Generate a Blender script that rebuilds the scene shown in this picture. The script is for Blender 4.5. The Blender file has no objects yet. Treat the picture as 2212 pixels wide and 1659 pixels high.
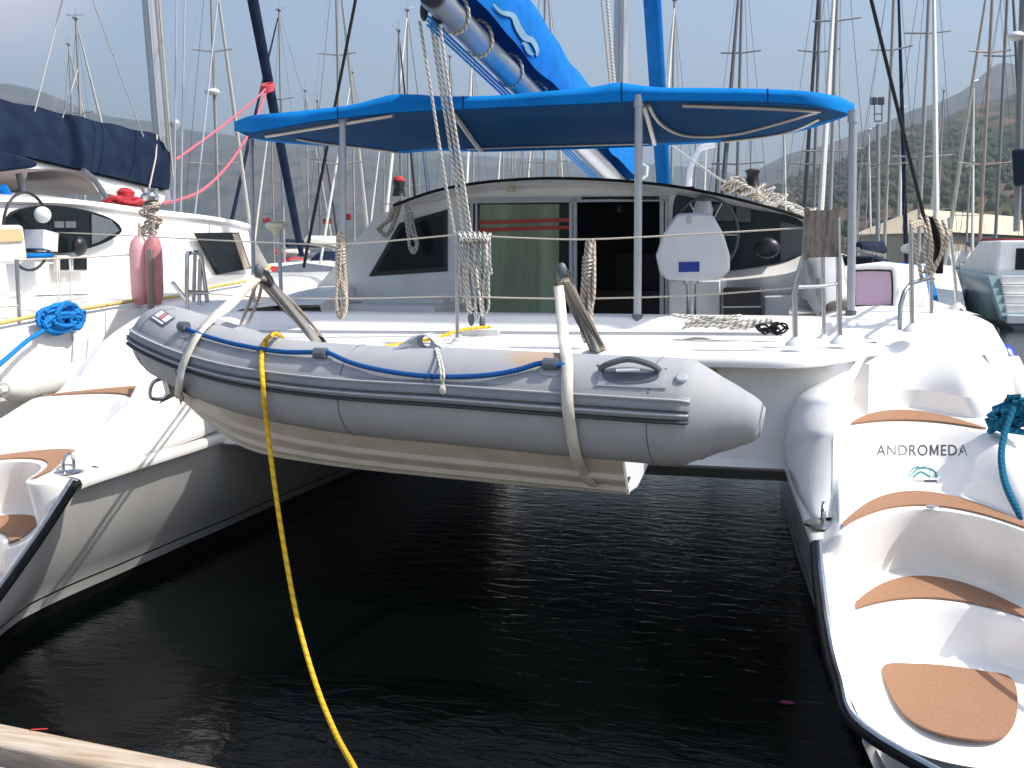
import bpy, math, random
from mathutils import Vector as V, Matrix
import numpy as np
R = math.radians
random.seed(7)
S = bpy.context.scene
COL = S.collection

# ------------------------------------------------------------------ camera
H = 2.1                                    # eye height above the water
YAW = R(14.3); PIT = math.atan(254.5/2270.)
cam = bpy.data.cameras.new('camera'); cob = bpy.data.objects.new('camera', cam); COL.objects.link(cob)
cob.location = (0, 0, H); cob.rotation_euler = (R(90)-PIT, 0, YAW)
cam.sensor_width = 36; cam.lens = 2270./2212*36; cam.clip_start = 0.05; cam.clip_end = 12000
S.camera = cob
# ------------------------------------------------------------------ light
SUN_EL, SUN_AZ = R(53), R(89)             # azimuth clockwise from the bow direction (+Y)
w = bpy.data.worlds.new('World'); S.world = w; w.use_nodes = True
nt = w.node_tree; bg = nt.nodes['Background']
sky = nt.nodes.new('ShaderNodeTexSky'); sky.sky_type = 'NISHITA'; sky.sun_disc = False
sky.sun_elevation = SUN_EL; sky.sun_rotation = SUN_AZ
sky.air_density = 1.0; sky.dust_density = 3.0; sky.ozone_density = 1.5; sky.altitude = 0
tc = nt.nodes.new('ShaderNodeTexCoord')
mp = nt.nodes.new('ShaderNodeMapping'); mp.inputs['Scale'].default_value = (1.0, 1.0, 3.2); mp.inputs['Location'].default_value = (.35, .2, .1)
nz = nt.nodes.new('ShaderNodeTexNoise'); nz.inputs['Scale'].default_value = 3.2; nz.inputs['Detail'].default_value = 7; nz.inputs['Roughness'].default_value = .55
cr = nt.nodes.new('ShaderNodeValToRGB'); cr.color_ramp.elements[0].position = .34; cr.color_ramp.elements[1].position = .62
mx = nt.nodes.new('ShaderNodeMixRGB'); mx.inputs[2].default_value = (5.6, 5.0, 5.5, 1)
nt.links.new(tc.outputs['Generated'], mp.inputs['Vector']); nt.links.new(mp.outputs[0], nz.inputs['Vector'])
nt.links.new(nz.outputs['Fac'], cr.inputs['Fac'])
banks = None
for az_, el_, rad_, amt in ((-41, 15.5, 8.5, .85), (-22, 21, 4.2, .6), (-52, 24, 9, .7), (30, 40, 14, .5), (150, 30, 25, .6)):
    dv = nt.nodes.new('ShaderNodeVectorMath'); dv.operation = 'DISTANCE'
    a_, e_ = R(az_), R(el_); dv.inputs[1].default_value = (math.sin(a_)*math.cos(e_), math.cos(a_)*math.cos(e_), math.sin(e_)*1.0)
    nt.links.new(tc.outputs['Generated'], dv.inputs[0])
    mr = nt.nodes.new('ShaderNodeMapRange'); mr.interpolation_type = 'SMOOTHSTEP'; mr.inputs['From Min'].default_value = R(rad_); mr.inputs['From Max'].default_value = R(rad_)*.25; mr.inputs['To Min'].default_value = 0; mr.inputs['To Max'].default_value = amt
    nt.links.new(dv.outputs['Value'], mr.inputs['Value'])
    if banks is None: banks = mr.outputs[0]
    else:
        ad_ = nt.nodes.new('ShaderNodeMath'); ad_.operation = 'MAXIMUM'; nt.links.new(banks, ad_.inputs[0]); nt.links.new(mr.outputs[0], ad_.inputs[1]); banks = ad_.outputs[0]
cm = nt.nodes.new('ShaderNodeMath'); cm.operation = 'MULTIPLY'; nt.links.new(cr.outputs['Color'], cm.inputs[0]); nt.links.new(banks, cm.inputs[1]); nt.links.new(cm.outputs[0], mx.inputs[0])
nt.links.new(sky.outputs[0], mx.inputs[1]); nt.links.new(mx.outputs[0], bg.inputs['Color'])
bg.inputs['Strength'].default_value = 0.15
sl = bpy.data.lights.new('sun', 'SUN'); sl.energy = 4.0; sl.angle = R(.53); sl.color = (1, .955, .89)
so = bpy.data.objects.new('sun', sl); COL.objects.link(so)
sdir = V((math.cos(SUN_EL)*math.sin(SUN_AZ), math.cos(SUN_EL)*math.cos(SUN_AZ), math.sin(SUN_EL)))
so.rotation_euler = sdir.to_track_quat('Z', 'Y').to_euler(); so.location = sdir*60
S.view_settings.view_transform = 'Standard'; S.view_settings.look = 'None'
S.view_settings.exposure = 0.74; S.view_settings.gamma = 1; S.view_settings.use_curve_mapping = False
S.render.engine = 'CYCLES'
S.cycles.max_bounces = 9; S.cycles.diffuse_bounces = 7; S.cycles.volume_bounces = 0; S.cycles.transparent_max_bounces = 12; S.cycles.volume_step_rate = 4
S.cycles.caustics_reflective = False; S.cycles.caustics_refractive = False
S.cycles.sample_clamp_indirect = 6
try: S.cycles.use_denoising = True
except Exception: pass

# ------------------------------------------------------------------ measuring helpers (photo point + a known plane -> place in the world)
_f = V((-math.sin(YAW)*math.cos(PIT), math.cos(YAW)*math.cos(PIT), -math.sin(PIT)))
_r = V((math.cos(YAW), math.sin(YAW), 0)); _u = _r.cross(_f)
EYE = V((0, 0, H))
def ray(px, py): return _f + _r*((px-1106)/2270.) - _u*((py-829.5)/2270.)
def at(px, py, Y=None, X=None, Z=None):
    d = ray(px, py)
    t = (Y/d.y) if Y is not None else (X/d.x if X is not None else (Z-H)/d.z)
    return EYE + d*t
def pts(lst, Y=None, X=None, Z=None):
    return [at(p[0], p[1], Y=(p[2] if len(p) > 2 else Y), X=X, Z=Z) for p in lst]
def spline(P, n=6, closed=False):
    P = [V(p) for p in P]; out = []; m = len(P)
    for i in range(m if closed else m-1):
        if closed: a, b, c, d = P[i-1], P[i], P[(i+1) % m], P[(i+2) % m]
        else: a, b, c, d = P[max(i-1, 0)], P[i], P[i+1], P[min(i+2, m-1)]
        for k in range(n):
            t = k/n
            out.append(.5*((2*b)+(c-a)*t+(2*a-5*b+4*c-d)*t*t+(3*b-a-3*c+d)*t**3))
    if not closed: out.append(P[-1])
    return out
def lerp_tab(tab, y):                       # piecewise linear table ((y, v), ...)
    if y <= tab[0][0]: return tab[0][1]
    for (a, va), (b, vb) in zip(tab, tab[1:]):
        if y <= b: return va+(vb-va)*(y-a)/(b-a)
    return tab[-1][1]

# ------------------------------------------------------------------ mesh collector
XF = None                                    # optional placement applied when a mesh is built
class MB:
    def __init__(s): s.v = []; s.f = []; s.uv = {}
    def add(s, vs, fs, uv=None):
        o = len(s.v); s.v += [V(x) for x in vs]
        for i, f in enumerate(fs):
            if uv: s.uv[len(s.f)] = [uv[k] for k in f]
            s.f.append([k+o for k in f])
        return s
    def box(s, c, size, rot=None):
        hx, hy, hz = [q/2 for q in size]; c = V(c)
        vs = [V((x, y, z)) for x in (-hx, hx) for y in (-hy, hy) for z in (-hz, hz)]
        if rot is not None: vs = [rot @ q for q in vs]
        return s.add([c+q for q in vs], [(0,1,3,2),(4,6,7,5),(0,4,5,1),(2,3,7,6),(0,2,6,4),(1,5,7,3)])
    def bar(s, a, b, wd, th, up=(0,0,1)):
        a, b = V(a), V(b); d = (b-a); L = d.length; d.normalize(); x = d.cross(V(up))
        if x.length < 1e-4: x = d.cross(V((0,1,0)))
        x.normalize(); z = x.cross(d)
        M = Matrix((x, d, z)).transposed()
        return s.box((a+b)/2, (wd, L, th), M)
    def tube(s, P, r, n=8, caps=True, sq=1.0):
        P = [V(p) for p in P]
        P = [p for i, p in enumerate(P) if i == 0 or (p-P[i-1]).length > 1e-6]
        m = len(P); rs = list(r) if hasattr(r, '__len__') else [r]*m
        if len(rs) != m: rs = [rs[min(int(i*len(rs)/m), len(rs)-1)] for i in range(m)]
        vs = []; uv = []; L = 0; nx = None
        for i in range(m):
            t = (P[min(i+1, m-1)]-P[max(i-1, 0)]).normalized()
            if nx is None:
                nx = t.cross(V((0,0,1)))
                if nx.length < .05: nx = t.cross(V((0,1,0)))
            nx = (nx - t*nx.dot(t)).normalized(); bn = t.cross(nx)
            if i: L += (P[i]-P[i-1]).length
            for k in range(n+1):
                a = 2*math.pi*k/n
                vs.append(P[i]+(nx*math.cos(a)*sq+bn*math.sin(a))*rs[i]); uv.append((k/n, L))
        fs = [(i*(n+1)+k, i*(n+1)+k+1, (i+1)*(n+1)+k+1, (i+1)*(n+1)+k) for i in range(m-1) for k in range(n)]
        if caps:
            fs.append(tuple(range(n-1, -1, -1))); o = (m-1)*(n+1); fs.append(tuple(o+k for k in range(n)))
        return s.add(vs, fs, uv)
    def loft(s, rows, closed=False, flip=False, caps=False):
        n = len(rows[0]); m = len(rows); vs = [p for r_ in rows for p in r_]
        fs = []; uv = [(j/(n-1), i/(m-1)) for i in range(m) for j in range(n)]
        for i in range(m-1):
            for j in range(n if closed else n-1):
                a, b = i*n+j, i*n+(j+1) % n; c, d = (i+1)*n+(j+1) % n, (i+1)*n+j
                fs.append((a, d, c, b) if flip else (a, b, c, d))
        if caps: fs.append(tuple(range(n))); fs.append(tuple((m-1)*n+k for k in range(n-1, -1, -1)))
        return s.add(vs, fs, uv)
    def prism(s, poly, vec):                # polygon (3-D points) pushed along vec
        n = len(poly); vec = V(vec); P = [V(p) for p in poly]
        return s.add(P+[p+vec for p in P], [tuple(range(n)), tuple(range(2*n-1, n-1, -1))]+[(i, n+i, n+(i+1) % n, (i+1) % n) for i in range(n)])
    def lathe(s, c, prof, n=16, axis=(0,0,1)):      # prof: (radius, height)
        c = V(c); q = V(axis).normalized().to_track_quat('Z', 'Y')
        rows = [[c+q @ V((r_*math.cos(2*math.pi*k/n), r_*math.sin(2*math.pi*k/n), h_)) for k in range(n)] for r_, h_ in prof]
        return s.loft(rows, closed=True, caps=True)
    def ball(s, c, r, n=12, sc=(1,1,1)):
        c = V(c); rows = []
        for i in range(n//2+1):
            a = -math.pi/2+math.pi*i/(n//2)
            rows.append([c+V((sc[0]*r*max(math.cos(a), .01)*math.cos(2*math.pi*k/n), sc[1]*r*max(math.cos(a), .01)*math.sin(2*math.pi*k/n), sc[2]*r*math.sin(a))) for k in range(n)])
        return s.loft(rows, closed=True, caps=True)
    def build(s, name, mat, parent=None, origin=None, sharp=38, thick=None, bevel=None):
        o0 = V(origin) if origin is not None else V((0,0,0))
        if parent is not None:
            r_ = parent
            while r_.parent: r_ = r_.parent
            o0 = V(r_.get('_o', (0,0,0)))
            if r_.type == 'MESH' and '_o' not in r_: o0 = V(r_.location)
        vv = [XF(p) for p in s.v] if XF else s.v
        me = bpy.data.meshes.new(name)
        me.from_pydata([tuple(p-o0) for p in vv], [], s.f)
        if s.uv:
            ul = me.uv_layers.new(name='UVMap')
            for pi, poly in enumerate(me.polygons):
                q = s.uv.get(pi)
                if q:
                    for k, li in enumerate(poly.loop_indices): ul.data[li].uv = q[k % len(q)]
        me.validate(); me.update()
        for p in me.polygons: p.use_smooth = True
        try: me.set_sharp_from_angle(angle=R(sharp))
        except Exception: pass
        me.materials.append(mat)
        o = bpy.data.objects.new(name, me); COL.objects.link(o)
        if parent is not None: o.parent = parent
        else: o.location = o0
        if bevel:
            b = o.modifiers.new('bevel', 'BEVEL'); b.width = bevel; b.segments = 2; b.limit_method = 'ANGLE'; b.angle_limit = R(35)
        if thick:
            t = o.modifiers.new('solid', 'SOLIDIFY'); t.thickness = thick; t.offset = 0
        return o

def tag(o, label=None, cat=None, group=None, kind=None):
    if label: o['label'] = label
    if cat: o['category'] = cat
    if group: o['group'] = group
    if kind: o['kind'] = kind
    return o
def thing(name, label, cat, loc=(0,0,0), group=None):
    o = bpy.data.objects.new(name, None); COL.objects.link(o); o.location = loc; o['_o'] = tuple(loc); o.empty_display_size = .3
    return tag(o, label, cat, group)
def solo(mb, name, mat, label, cat, group=None, origin=None, **k):
    if origin is None:
        origin = min(mb.v, key=lambda p: p.z)
        if XF: origin = XF(origin)
    return tag(mb.build(name, mat, None, origin=origin, **k), label, cat, group)

# ------------------------------------------------------------------ materials
def mat(name, col, rough=.5, metal=0., var=.0, vscale=6., bump=0., bscale=60., spec=.5, sss=0, alpha=1., trans=0., coat=0., stretch=(1,1,1), col2=None, ramp=(.4,.65)):
    m = bpy.data.materials.new(name); m.use_nodes = True; n = m.node_tree; b = n.nodes['Principled BSDF']
    b.inputs['Base Color'].default_value = (*col, 1); b.inputs['Roughness'].default_value = rough; b.inputs['Metallic'].default_value = metal
    b.inputs['Specular IOR Level'].default_value = spec; b.inputs['Alpha'].default_value = alpha
    b.inputs['Transmission Weight'].default_value = trans; b.inputs['Coat Weight'].default_value = coat
    if var or bump:
        t = n.nodes.new('ShaderNodeTexCoord'); mpn = n.nodes.new('ShaderNodeMapping'); mpn.inputs['Scale'].default_value = stretch
        n.links.new(t.outputs['Object'], mpn.inputs['Vector'])
    if var:
        z = n.nodes.new('ShaderNodeTexNoise'); z.inputs['Scale'].default_value = vscale; z.inputs['Detail'].default_value = 5
        n.links.new(mpn.outputs[0], z.inputs['Vector'])
        c = n.nodes.new('ShaderNodeValToRGB'); c.color_ramp.elements[0].position = ramp[0]; c.color_ramp.elements[1].position = ramp[1]
        c2 = col2 or tuple(max(0, q*(1-var)) for q in col)
        c.color_ramp.elements[0].color = (*col, 1); c.color_ramp.elements[1].color = (*c2, 1)
        n.links.new(z.outputs['Fac'], c.inputs['Fac']); n.links.new(c.outputs['Color'], b.inputs['Base Color'])
    if bump:
        z2 = n.nodes.new('ShaderNodeTexNoise'); z2.inputs['Scale'].default_value = bscale; z2.inputs['Detail'].default_value = 3
        n.links.new(mpn.outputs[0], z2.inputs['Vector'])
        bu = n.nodes.new('ShaderNodeBump'); bu.inputs['Strength'].default_value = bump; bu.inputs['Distance'].default_value = .01
        n.links.new(z2.outputs['Fac'], bu.inputs['Height']); n.links.new(bu.outputs['Normal'], b.inputs['Normal'])
    return m
def rope_mat(name, c1, c2, turns=3., per=40., thr=.5, rough=.85):
    m = bpy.data.materials.new(name); m.use_nodes = True; n = m.node_tree; b = n.nodes['Principled BSDF']; b.inputs['Roughness'].default_value = rough
    b.inputs['Specular IOR Level'].default_value = .2
    uv = n.nodes.new('ShaderNodeUVMap'); sp = n.nodes.new('ShaderNodeSeparateXYZ'); n.links.new(uv.outputs[0], sp.inputs[0])
    a = n.nodes.new('ShaderNodeMath'); a.operation = 'MULTIPLY'; a.inputs[1].default_value = turns
    c = n.nodes.new('ShaderNodeMath'); c.operation = 'MULTIPLY'; c.inputs[1].default_value = per
    d = n.nodes.new('ShaderNodeMath'); d.operation = 'ADD'; e = n.nodes.new('ShaderNodeMath'); e.operation = 'FRACT'
    n.links.new(sp.outputs['X'], a.inputs[0]); n.links.new(sp.outputs['Y'], c.inputs[0]); n.links.new(a.outputs[0], d.inputs[0]); n.links.new(c.outputs[0], d.inputs[1]); n.links.new(d.outputs[0], e.inputs[0])
    g = n.nodes.new('ShaderNodeValToRGB'); g.color_ramp.elements[0].position = thr-.12; g.color_ramp.elements[1].position = thr+.12
    g.color_ramp.elements[0].color = (*c1, 1); g.color_ramp.elements[1].color = (*c2, 1)
    n.links.new(e.outputs[0], g.inputs['Fac']); n.links.new(g.outputs['Color'], b.inputs['Base Color'])
    return m
M = {}
M['gel'] = mat('white_gelcoat', (.84,.83,.81), .22, var=.05, vscale=2.2, coat=.3, col2=(.75,.73,.69))
M['gel2'] = mat('warm_gelcoat', (.79,.765,.72), .3, var=.06, vscale=3)
M['deck'] = mat('deck_gelcoat', (.84,.83,.81), .42, var=.05, vscale=5, bump=.12, bscale=300)
M['cork'] = mat('cork_pad', (.35,.205,.13), .9, var=.3, vscale=110, bump=.4, bscale=420, spec=.1, col2=(.28,.15,.088), ramp=(.35,.7))
M['steel'] = mat('stainless_steel', (.55,.55,.55), .22, 1., var=.12, vscale=30)
M['alu'] = mat('anodised_aluminium', (.50,.52,.55), .38, .75, var=.08, vscale=8, stretch=(1,1,.2))
M['paintalu'] = mat('grey_tube', (.40,.42,.45), .4, .4, var=.06, vscale=12)
M['black'] = mat('black_plastic', (.012,.012,.013), .4)
def translucent(m, col, k):                 # cloth lets part of the light through
    n = m.node_tree; b = n.nodes['Principled BSDF']; t = n.nodes.new('ShaderNodeBsdfTranslucent'); t.inputs['Color'].default_value = (*col, 1)
    x = n.nodes.new('ShaderNodeMixShader'); x.inputs[0].default_value = k
    n.links.new(b.outputs[0], x.inputs[1]); n.links.new(t.outputs[0], x.inputs[2]); n.links.new(x.outputs[0], n.nodes['Material Output'].inputs['Surface'])
    return m
M['rubber'] = mat('black_rubber', (.016,.016,.017), .7, var=.3, vscale=20, spec=.15)
M['glass'] = mat('smoked_glass', (.008,.012,.015), .12, spec=.22)
M['tint'] = mat('blue_smoked_glass', (.014,.026,.036), .15, spec=.25)
M['blue'] = mat('azure_canvas', (.004,.155,.50), .8, var=.2, vscale=5, bump=.25, bscale=700, spec=.12)
M['navy'] = mat('navy_canvas', (.005,.012,.036), .85, var=.35, vscale=4, bump=.2, bscale=400, spec=.12, col2=(.010,.022,.045))
M['hyp'] = None
M['cream'] = mat('cream_fibreglass', (.62,.555,.47), .4, var=.12, vscale=6)
M['web'] = mat('cream_webbing', (.66,.62,.54), .9, var=.12, vscale=14, bump=.3, bscale=500, spec=.1)
M['yellow'] = rope_mat('yellow_rope', (.75,.46,.02), (.55,.30,.01), 1, 22, .72, .45)
M['bluerope'] = rope_mat('blue_rope', (.006,.055,.20), (.012,.10,.32), 2, 60)
M['teal'] = rope_mat('teal_rope', (.004,.075,.14), (.008,.14,.23), 2, 32)
M['azrope'] = rope_mat('bright_blue_rope', (.005,.13,.42), (.015,.23,.58), 2, 36)
M['rope'] = rope_mat('beige_rope', (.60,.53,.44), (.25,.20,.15), 2, 30, .58)
M['wrope'] = rope_mat('white_rope', (.68,.65,.59), (.22,.21,.20), 2, 26, .66)
M['line'] = rope_mat('pale_lifeline', (.62,.56,.48), (.45,.40,.34), 2, 30)
M['pink'] = rope_mat('pink_rope', (.60,.16,.20), (.50,.10,.14), 2, 30)
M['wood'] = mat('weathered_wood', (.33,.28,.24), .85, var=.5, vscale=9, bump=.6, bscale=40, stretch=(6,6,1.2), spec=.15)
M['plank'] = mat('bleached_timber', (.50,.43,.35), .85, var=.35, vscale=7, bump=.4, bscale=40, stretch=(.5,6,6), spec=.15, col2=(.36,.27,.19))
M['concrete'] = mat('pale_concrete', (.42,.41,.38), .9, var=.25, vscale=18, bump=.5, bscale=90, spec=.2)
M['letter'] = mat('grey_lettering', (.065,.06,.075), .5)
M['logo'] = mat('teal_lettering', (.03,.27,.27), .5)
M['green'] = mat('green_curtain', (.27,.34,.21), .6, var=.3, vscale=3, stretch=(3,1,.3))
M['redband'] = mat('red_tape', (.42,.04,.02), .5)
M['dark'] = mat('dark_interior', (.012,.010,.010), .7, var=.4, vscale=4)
M['brown'] = mat('brown_panel', (.035,.016,.010), .5)
M['red'] = mat('red_canvas', (.48,.02,.03), .75, var=.3, vscale=8, bump=.2, bscale=200)
M['pinkf'] = mat('faded_pink_vinyl', (.74,.40,.42), .45, var=.2, vscale=3, col2=(.68,.26,.29))
M['purple'] = mat('lilac_tinted_glass', (.40,.24,.42), .08, alpha=.62)
M['fblue'] = mat('blue_vinyl', (.01,.035,.28), .25)
M['fwhite'] = mat('white_vinyl', (.68,.66,.60), .35, var=.1, vscale=10)
M['rad'] = mat('cream_plastic', (.66,.60,.42), .35)
M['wplas'] = mat('white_plastic', (.70,.71,.72), .35, var=.05, vscale=9)
M['smoke'] = mat('smoked_vinyl', (.16,.13,.125), .12, alpha=.86)
M['roof'] = mat('beige_roof', (.56,.47,.34), .8, var=.15, vscale=.4)
M['wall'] = mat('beige_wall', (.42,.36,.28), .8, var=.15, vscale=.4)
M['mastw'] = mat('pale_mast', (.33,.325,.315), .5)
M['mastg'] = mat('grey_mast', (.20,.205,.21), .5)
M['mastb'] = mat('beige_mast', (.34,.27,.21), .5)
M['bhull'] = mat('distant_white_hull', (.74,.73,.71), .35)
M['bdark'] = mat('distant_dark_hull', (.012,.045,.065), .3)
M['stay'] = mat('rigging_wire', (.10,.10,.105), .5, .4)
M['yline'] = mat('ochre_rope', (.56,.42,.14), .8)
def hypalon():
    m = bpy.data.materials.new('grey_hypalon'); m.use_nodes = True; n = m.node_tree; b = n.nodes['Principled BSDF']
    b.inputs['Roughness'].default_value = .66; b.inputs['Specular IOR Level'].default_value = .25
    t = n.nodes.new('ShaderNodeTexCoord'); z = n.nodes.new('ShaderNodeTexNoise'); z.inputs['Scale'].default_value = 5; z.inputs['Detail'].default_value = 8; z.inputs['Roughness'].default_value = .65
    n.links.new(t.outputs['Object'], z.inputs['Vector'])
    c = n.nodes.new('ShaderNodeValToRGB'); c.color_ramp.elements[0].position = .3; c.color_ramp.elements[1].position = .7
    c.color_ramp.elements[0].color = (.30,.31,.33, 1); c.color_ramp.elements[1].color = (.36,.368,.38, 1)
    n.links.new(z.outputs['Fac'], c.inputs['Fac'])
    # rust stain on top of the tube, a patch with a shape of its own
    geo = n.nodes.new('ShaderNodeNewGeometry')
    z3 = n.nodes.new('ShaderNodeTexNoise'); z3.inputs['Scale'].default_value = 14; z3.inputs['Detail'].default_value = 4; n.links.new(geo.outputs['Position'], z3.inputs['Vector'])
    sb = n.nodes.new('ShaderNodeVectorMath'); sb.operation = 'SUBTRACT'; sb.inputs[1].default_value = EYE+(at(1158, 768, Y=4.78)-EYE)*.82; n.links.new(geo.outputs['Position'], sb.inputs[0])
    ml = n.nodes.new('ShaderNodeVectorMath'); ml.operation = 'MULTIPLY'; ml.inputs[1].default_value = (7, 7, 14); n.links.new(sb.outputs[0], ml.inputs[0])
    ln = n.nodes.new('ShaderNodeVectorMath'); ln.operation = 'LENGTH'; n.links.new(ml.outputs[0], ln.inputs[0])
    ad = n.nodes.new('ShaderNodeMath'); ad.operation = 'ADD'; n.links.new(ln.outputs['Value'], ad.inputs[0])
    k2 = n.nodes.new('ShaderNodeMath'); k2.operation = 'MULTIPLY'; k2.inputs[1].default_value = 1.6; n.links.new(z3.outputs['Fac'], k2.inputs[0]); n.links.new(k2.outputs[0], ad.inputs[1])
    rp = n.nodes.new('ShaderNodeValToRGB'); rp.color_ramp.elements[0].position = .75; rp.color_ramp.elements[0].color = (.6,.6,.6,1); rp.color_ramp.elements[1].position = 1.0; rp.color_ramp.elements[1].color = (0,0,0,1)
    k3 = n.nodes.new('ShaderNodeMath'); k3.operation = 'MULTIPLY'; k3.inputs[1].default_value = .55; n.links.new(ad.outputs[0], k3.inputs[0]); n.links.new(k3.outputs[0], rp.inputs['Fac'])
    mxx = n.nodes.new('ShaderNodeMixRGB'); mxx.inputs[2].default_value = (.42,.27,.13,1); n.links.new(rp.outputs['Color'], mxx.inputs[0]); n.links.new(c.outputs['Color'], mxx.inputs[1]); n.links.new(mxx.outputs[0], b.inputs['Base Color'])
    z2 = n.nodes.new('ShaderNodeTexNoise'); z2.inputs['Scale'].default_value = 350; n.links.new(t.outputs['Object'], z2.inputs['Vector'])
    bu = n.nodes.new('ShaderNodeBump'); bu.inputs['Strength'].default_value = .12; bu.inputs['Distance'].default_value = .01; n.links.new(z2.outputs['Fac'], bu.inputs['Height']); n.links.new(bu.outputs['Normal'], b.inputs['Normal'])
    return m
M['hyp'] = hypalon()
M['hypd'] = mat('dark_grey_rubber', (.10,.115,.135), .5, var=.15, vscale=15)
M['hypl'] = mat('pale_grey_rubber', (.40,.42,.45), .5, var=.1, vscale=15)
M['hypb'] = mat('dark_strake_line', (.03,.033,.037), .5)
def hullmat():                              # white topsides, thin dark line, dark antifouling near the waterline
    m = bpy.data.materials.new('hull_gelcoat'); m.use_nodes = True; n = m.node_tree; b = n.nodes['Principled BSDF']
    b.inputs['Roughness'].default_value = .22; b.inputs['Coat Weight'].default_value = .2
    geo = n.nodes.new('ShaderNodeNewGeometry'); sp = n.nodes.new('ShaderNodeSeparateXYZ'); n.links.new(geo.outputs['Position'], sp.inputs[0])
    z = n.nodes.new('ShaderNodeTexNoise'); z.inputs['Scale'].default_value = 1.6; z.inputs['Detail'].default_value = 6
    mpn = n.nodes.new('ShaderNodeMapping'); mpn.inputs['Scale'].default_value = (1, 1.2, .6); n.links.new(geo.outputs['Position'], mpn.inputs[0]); n.links.new(mpn.outputs[0], z.inputs['Vector'])
    dirt = n.nodes.new('ShaderNodeValToRGB'); dirt.color_ramp.elements[0].position = .35; dirt.color_ramp.elements[1].position = .75
    dirt.color_ramp.elements[0].color = (.78,.765,.735,1); dirt.color_ramp.elements[1].color = (.64,.62,.585,1); n.links.new(z.outputs['Fac'], dirt.inputs['Fac'])
    rp = n.nodes.new('ShaderNodeValToRGB'); rp.color_ramp.interpolation = 'CONSTANT'
    e = rp.color_ramp.elements; e[0].position = 0; e[0].color = (1,1,1,1); e[1].position = .11; e[1].color = (0,0,0,1)
    for p_, v_ in ((.198, 1), (.212, 0)):
        q = e.new(p_); q.color = (v_,)*3+(1,)
    n.links.new(sp.outputs['Z'], rp.inputs['Fac'])
    mxx = n.nodes.new('ShaderNodeMixRGB'); mxx.inputs[2].default_value = (.008,.008,.009,1)
    n.links.new(rp.outputs['Color'], mxx.inputs[0]); n.links.new(dirt.outputs['Color'], mxx.inputs[1]); n.links.new(mxx.outputs[0], b.inputs['Base Color'])
    return m
M['hull'] = hullmat()

# ------------------------------------------------------------------ water
def water():
    m = bpy.data.materials.new('harbour_water'); m.use_nodes = True; n = m.node_tree; b = n.nodes['Principled BSDF']
    b.inputs['Base Color'].default_value = (.0004,.0016,.0014,1); b.inputs['Roughness'].default_value = .03; b.inputs['Specular IOR Level'].default_value = .36; b.inputs['IOR'].default_value = 1.33
    geo = n.nodes.new('ShaderNodeNewGeometry'); mpn = n.nodes.new('ShaderNodeMapping'); mpn.inputs['Scale'].default_value = (1, 2.3, 1); mpn.inputs['Rotation'].default_value = (0,0,R(14))
    n.links.new(geo.outputs['Position'], mpn.inputs[0])
    z1 = n.nodes.new('ShaderNodeTexNoise'); z1.inputs['Scale'].default_value = 4.5; z1.inputs['Detail'].default_value = 4; z1.inputs['Distortion'].default_value = .6
    z2 = n.nodes.new('ShaderNodeTexNoise'); z2.inputs['Scale'].default_value = 19; z2.inputs['Detail'].default_value = 3
    z3 = n.nodes.new('ShaderNodeTexNoise'); z3.inputs['Scale'].default_value = .55; z3.inputs['Detail'].default_value = 2
    for q in (z1, z2, z3): n.links.new(mpn.outputs[0], q.inputs['Vector'])
    pw = n.nodes.new('ShaderNodeMath'); pw.operation = 'MULTIPLY'; n.links.new(z2.outputs['Fac'], pw.inputs[0]); n.links.new(z3.outputs['Fac'], pw.inputs[1])
    p2 = n.nodes.new('ShaderNodeMath'); p2.operation = 'MULTIPLY'; p2.inputs[1].default_value = .55; n.links.new(pw.outputs[0], p2.inputs[0])
    ad = n.nodes.new('ShaderNodeMath'); ad.operation = 'ADD'; n.links.new(z1.outputs['Fac'], ad.inputs[0]); n.links.new(p2.outputs[0], ad.inputs[1])
    bu = n.nodes.new('ShaderNodeBump'); bu.inputs['Strength'].default_value = .32; bu.inputs['Distance'].default_value = .022; n.links.new(ad.outputs[0], bu.inputs['Height']); n.links.new(bu.outputs['Normal'], b.inputs['Normal'])
    mb = MB(); mb.add([(-4000,-300,0),(4000,-300,0),(4000,6000,0),(-4000,6000,0)], [(0,1,2,3)])
    tag(mb.build('water', m), kind='structure')
water()

from mathutils.bvhtree import BVHTree
def bvh(mb): return BVHTree.FromPolygons([tuple(p) for p in mb.v], [tuple(f) for f in mb.f])

# ==================================================================== THE CATAMARAN
XC = -1.8
cat = thing('catamaran', 'white sailing catamaran with bright blue bimini, moored stern-on in the centre', 'catamaran', (XC, 8.0, 0))
G = M['gel']
XCD = 2.52                                  # hull centreline, measured off the boat's centreline
RIM = {1: [(2.28,6.30,1.60),(2.19,6.03,1.46),(2.13,5.80,1.35),(2.08,5.55,1.23),(2.06,5.02,.93),(1.985,4.78,.865),(1.99,4.50,.785),(2.01,4.22,.665),(2.05,4.03,.54),(2.13,3.88,.42)],
       -1: [(2.26,6.30,1.60),(2.19,6.02,1.46),(2.13,5.84,1.37),(2.08,5.62,1.24),(1.96,5.10,.97),(1.90,4.88,.93),(1.92,4.75,.80),(1.94,4.61,.67),(1.96,4.47,.55),(1.985,4.33,.43)]}
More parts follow.
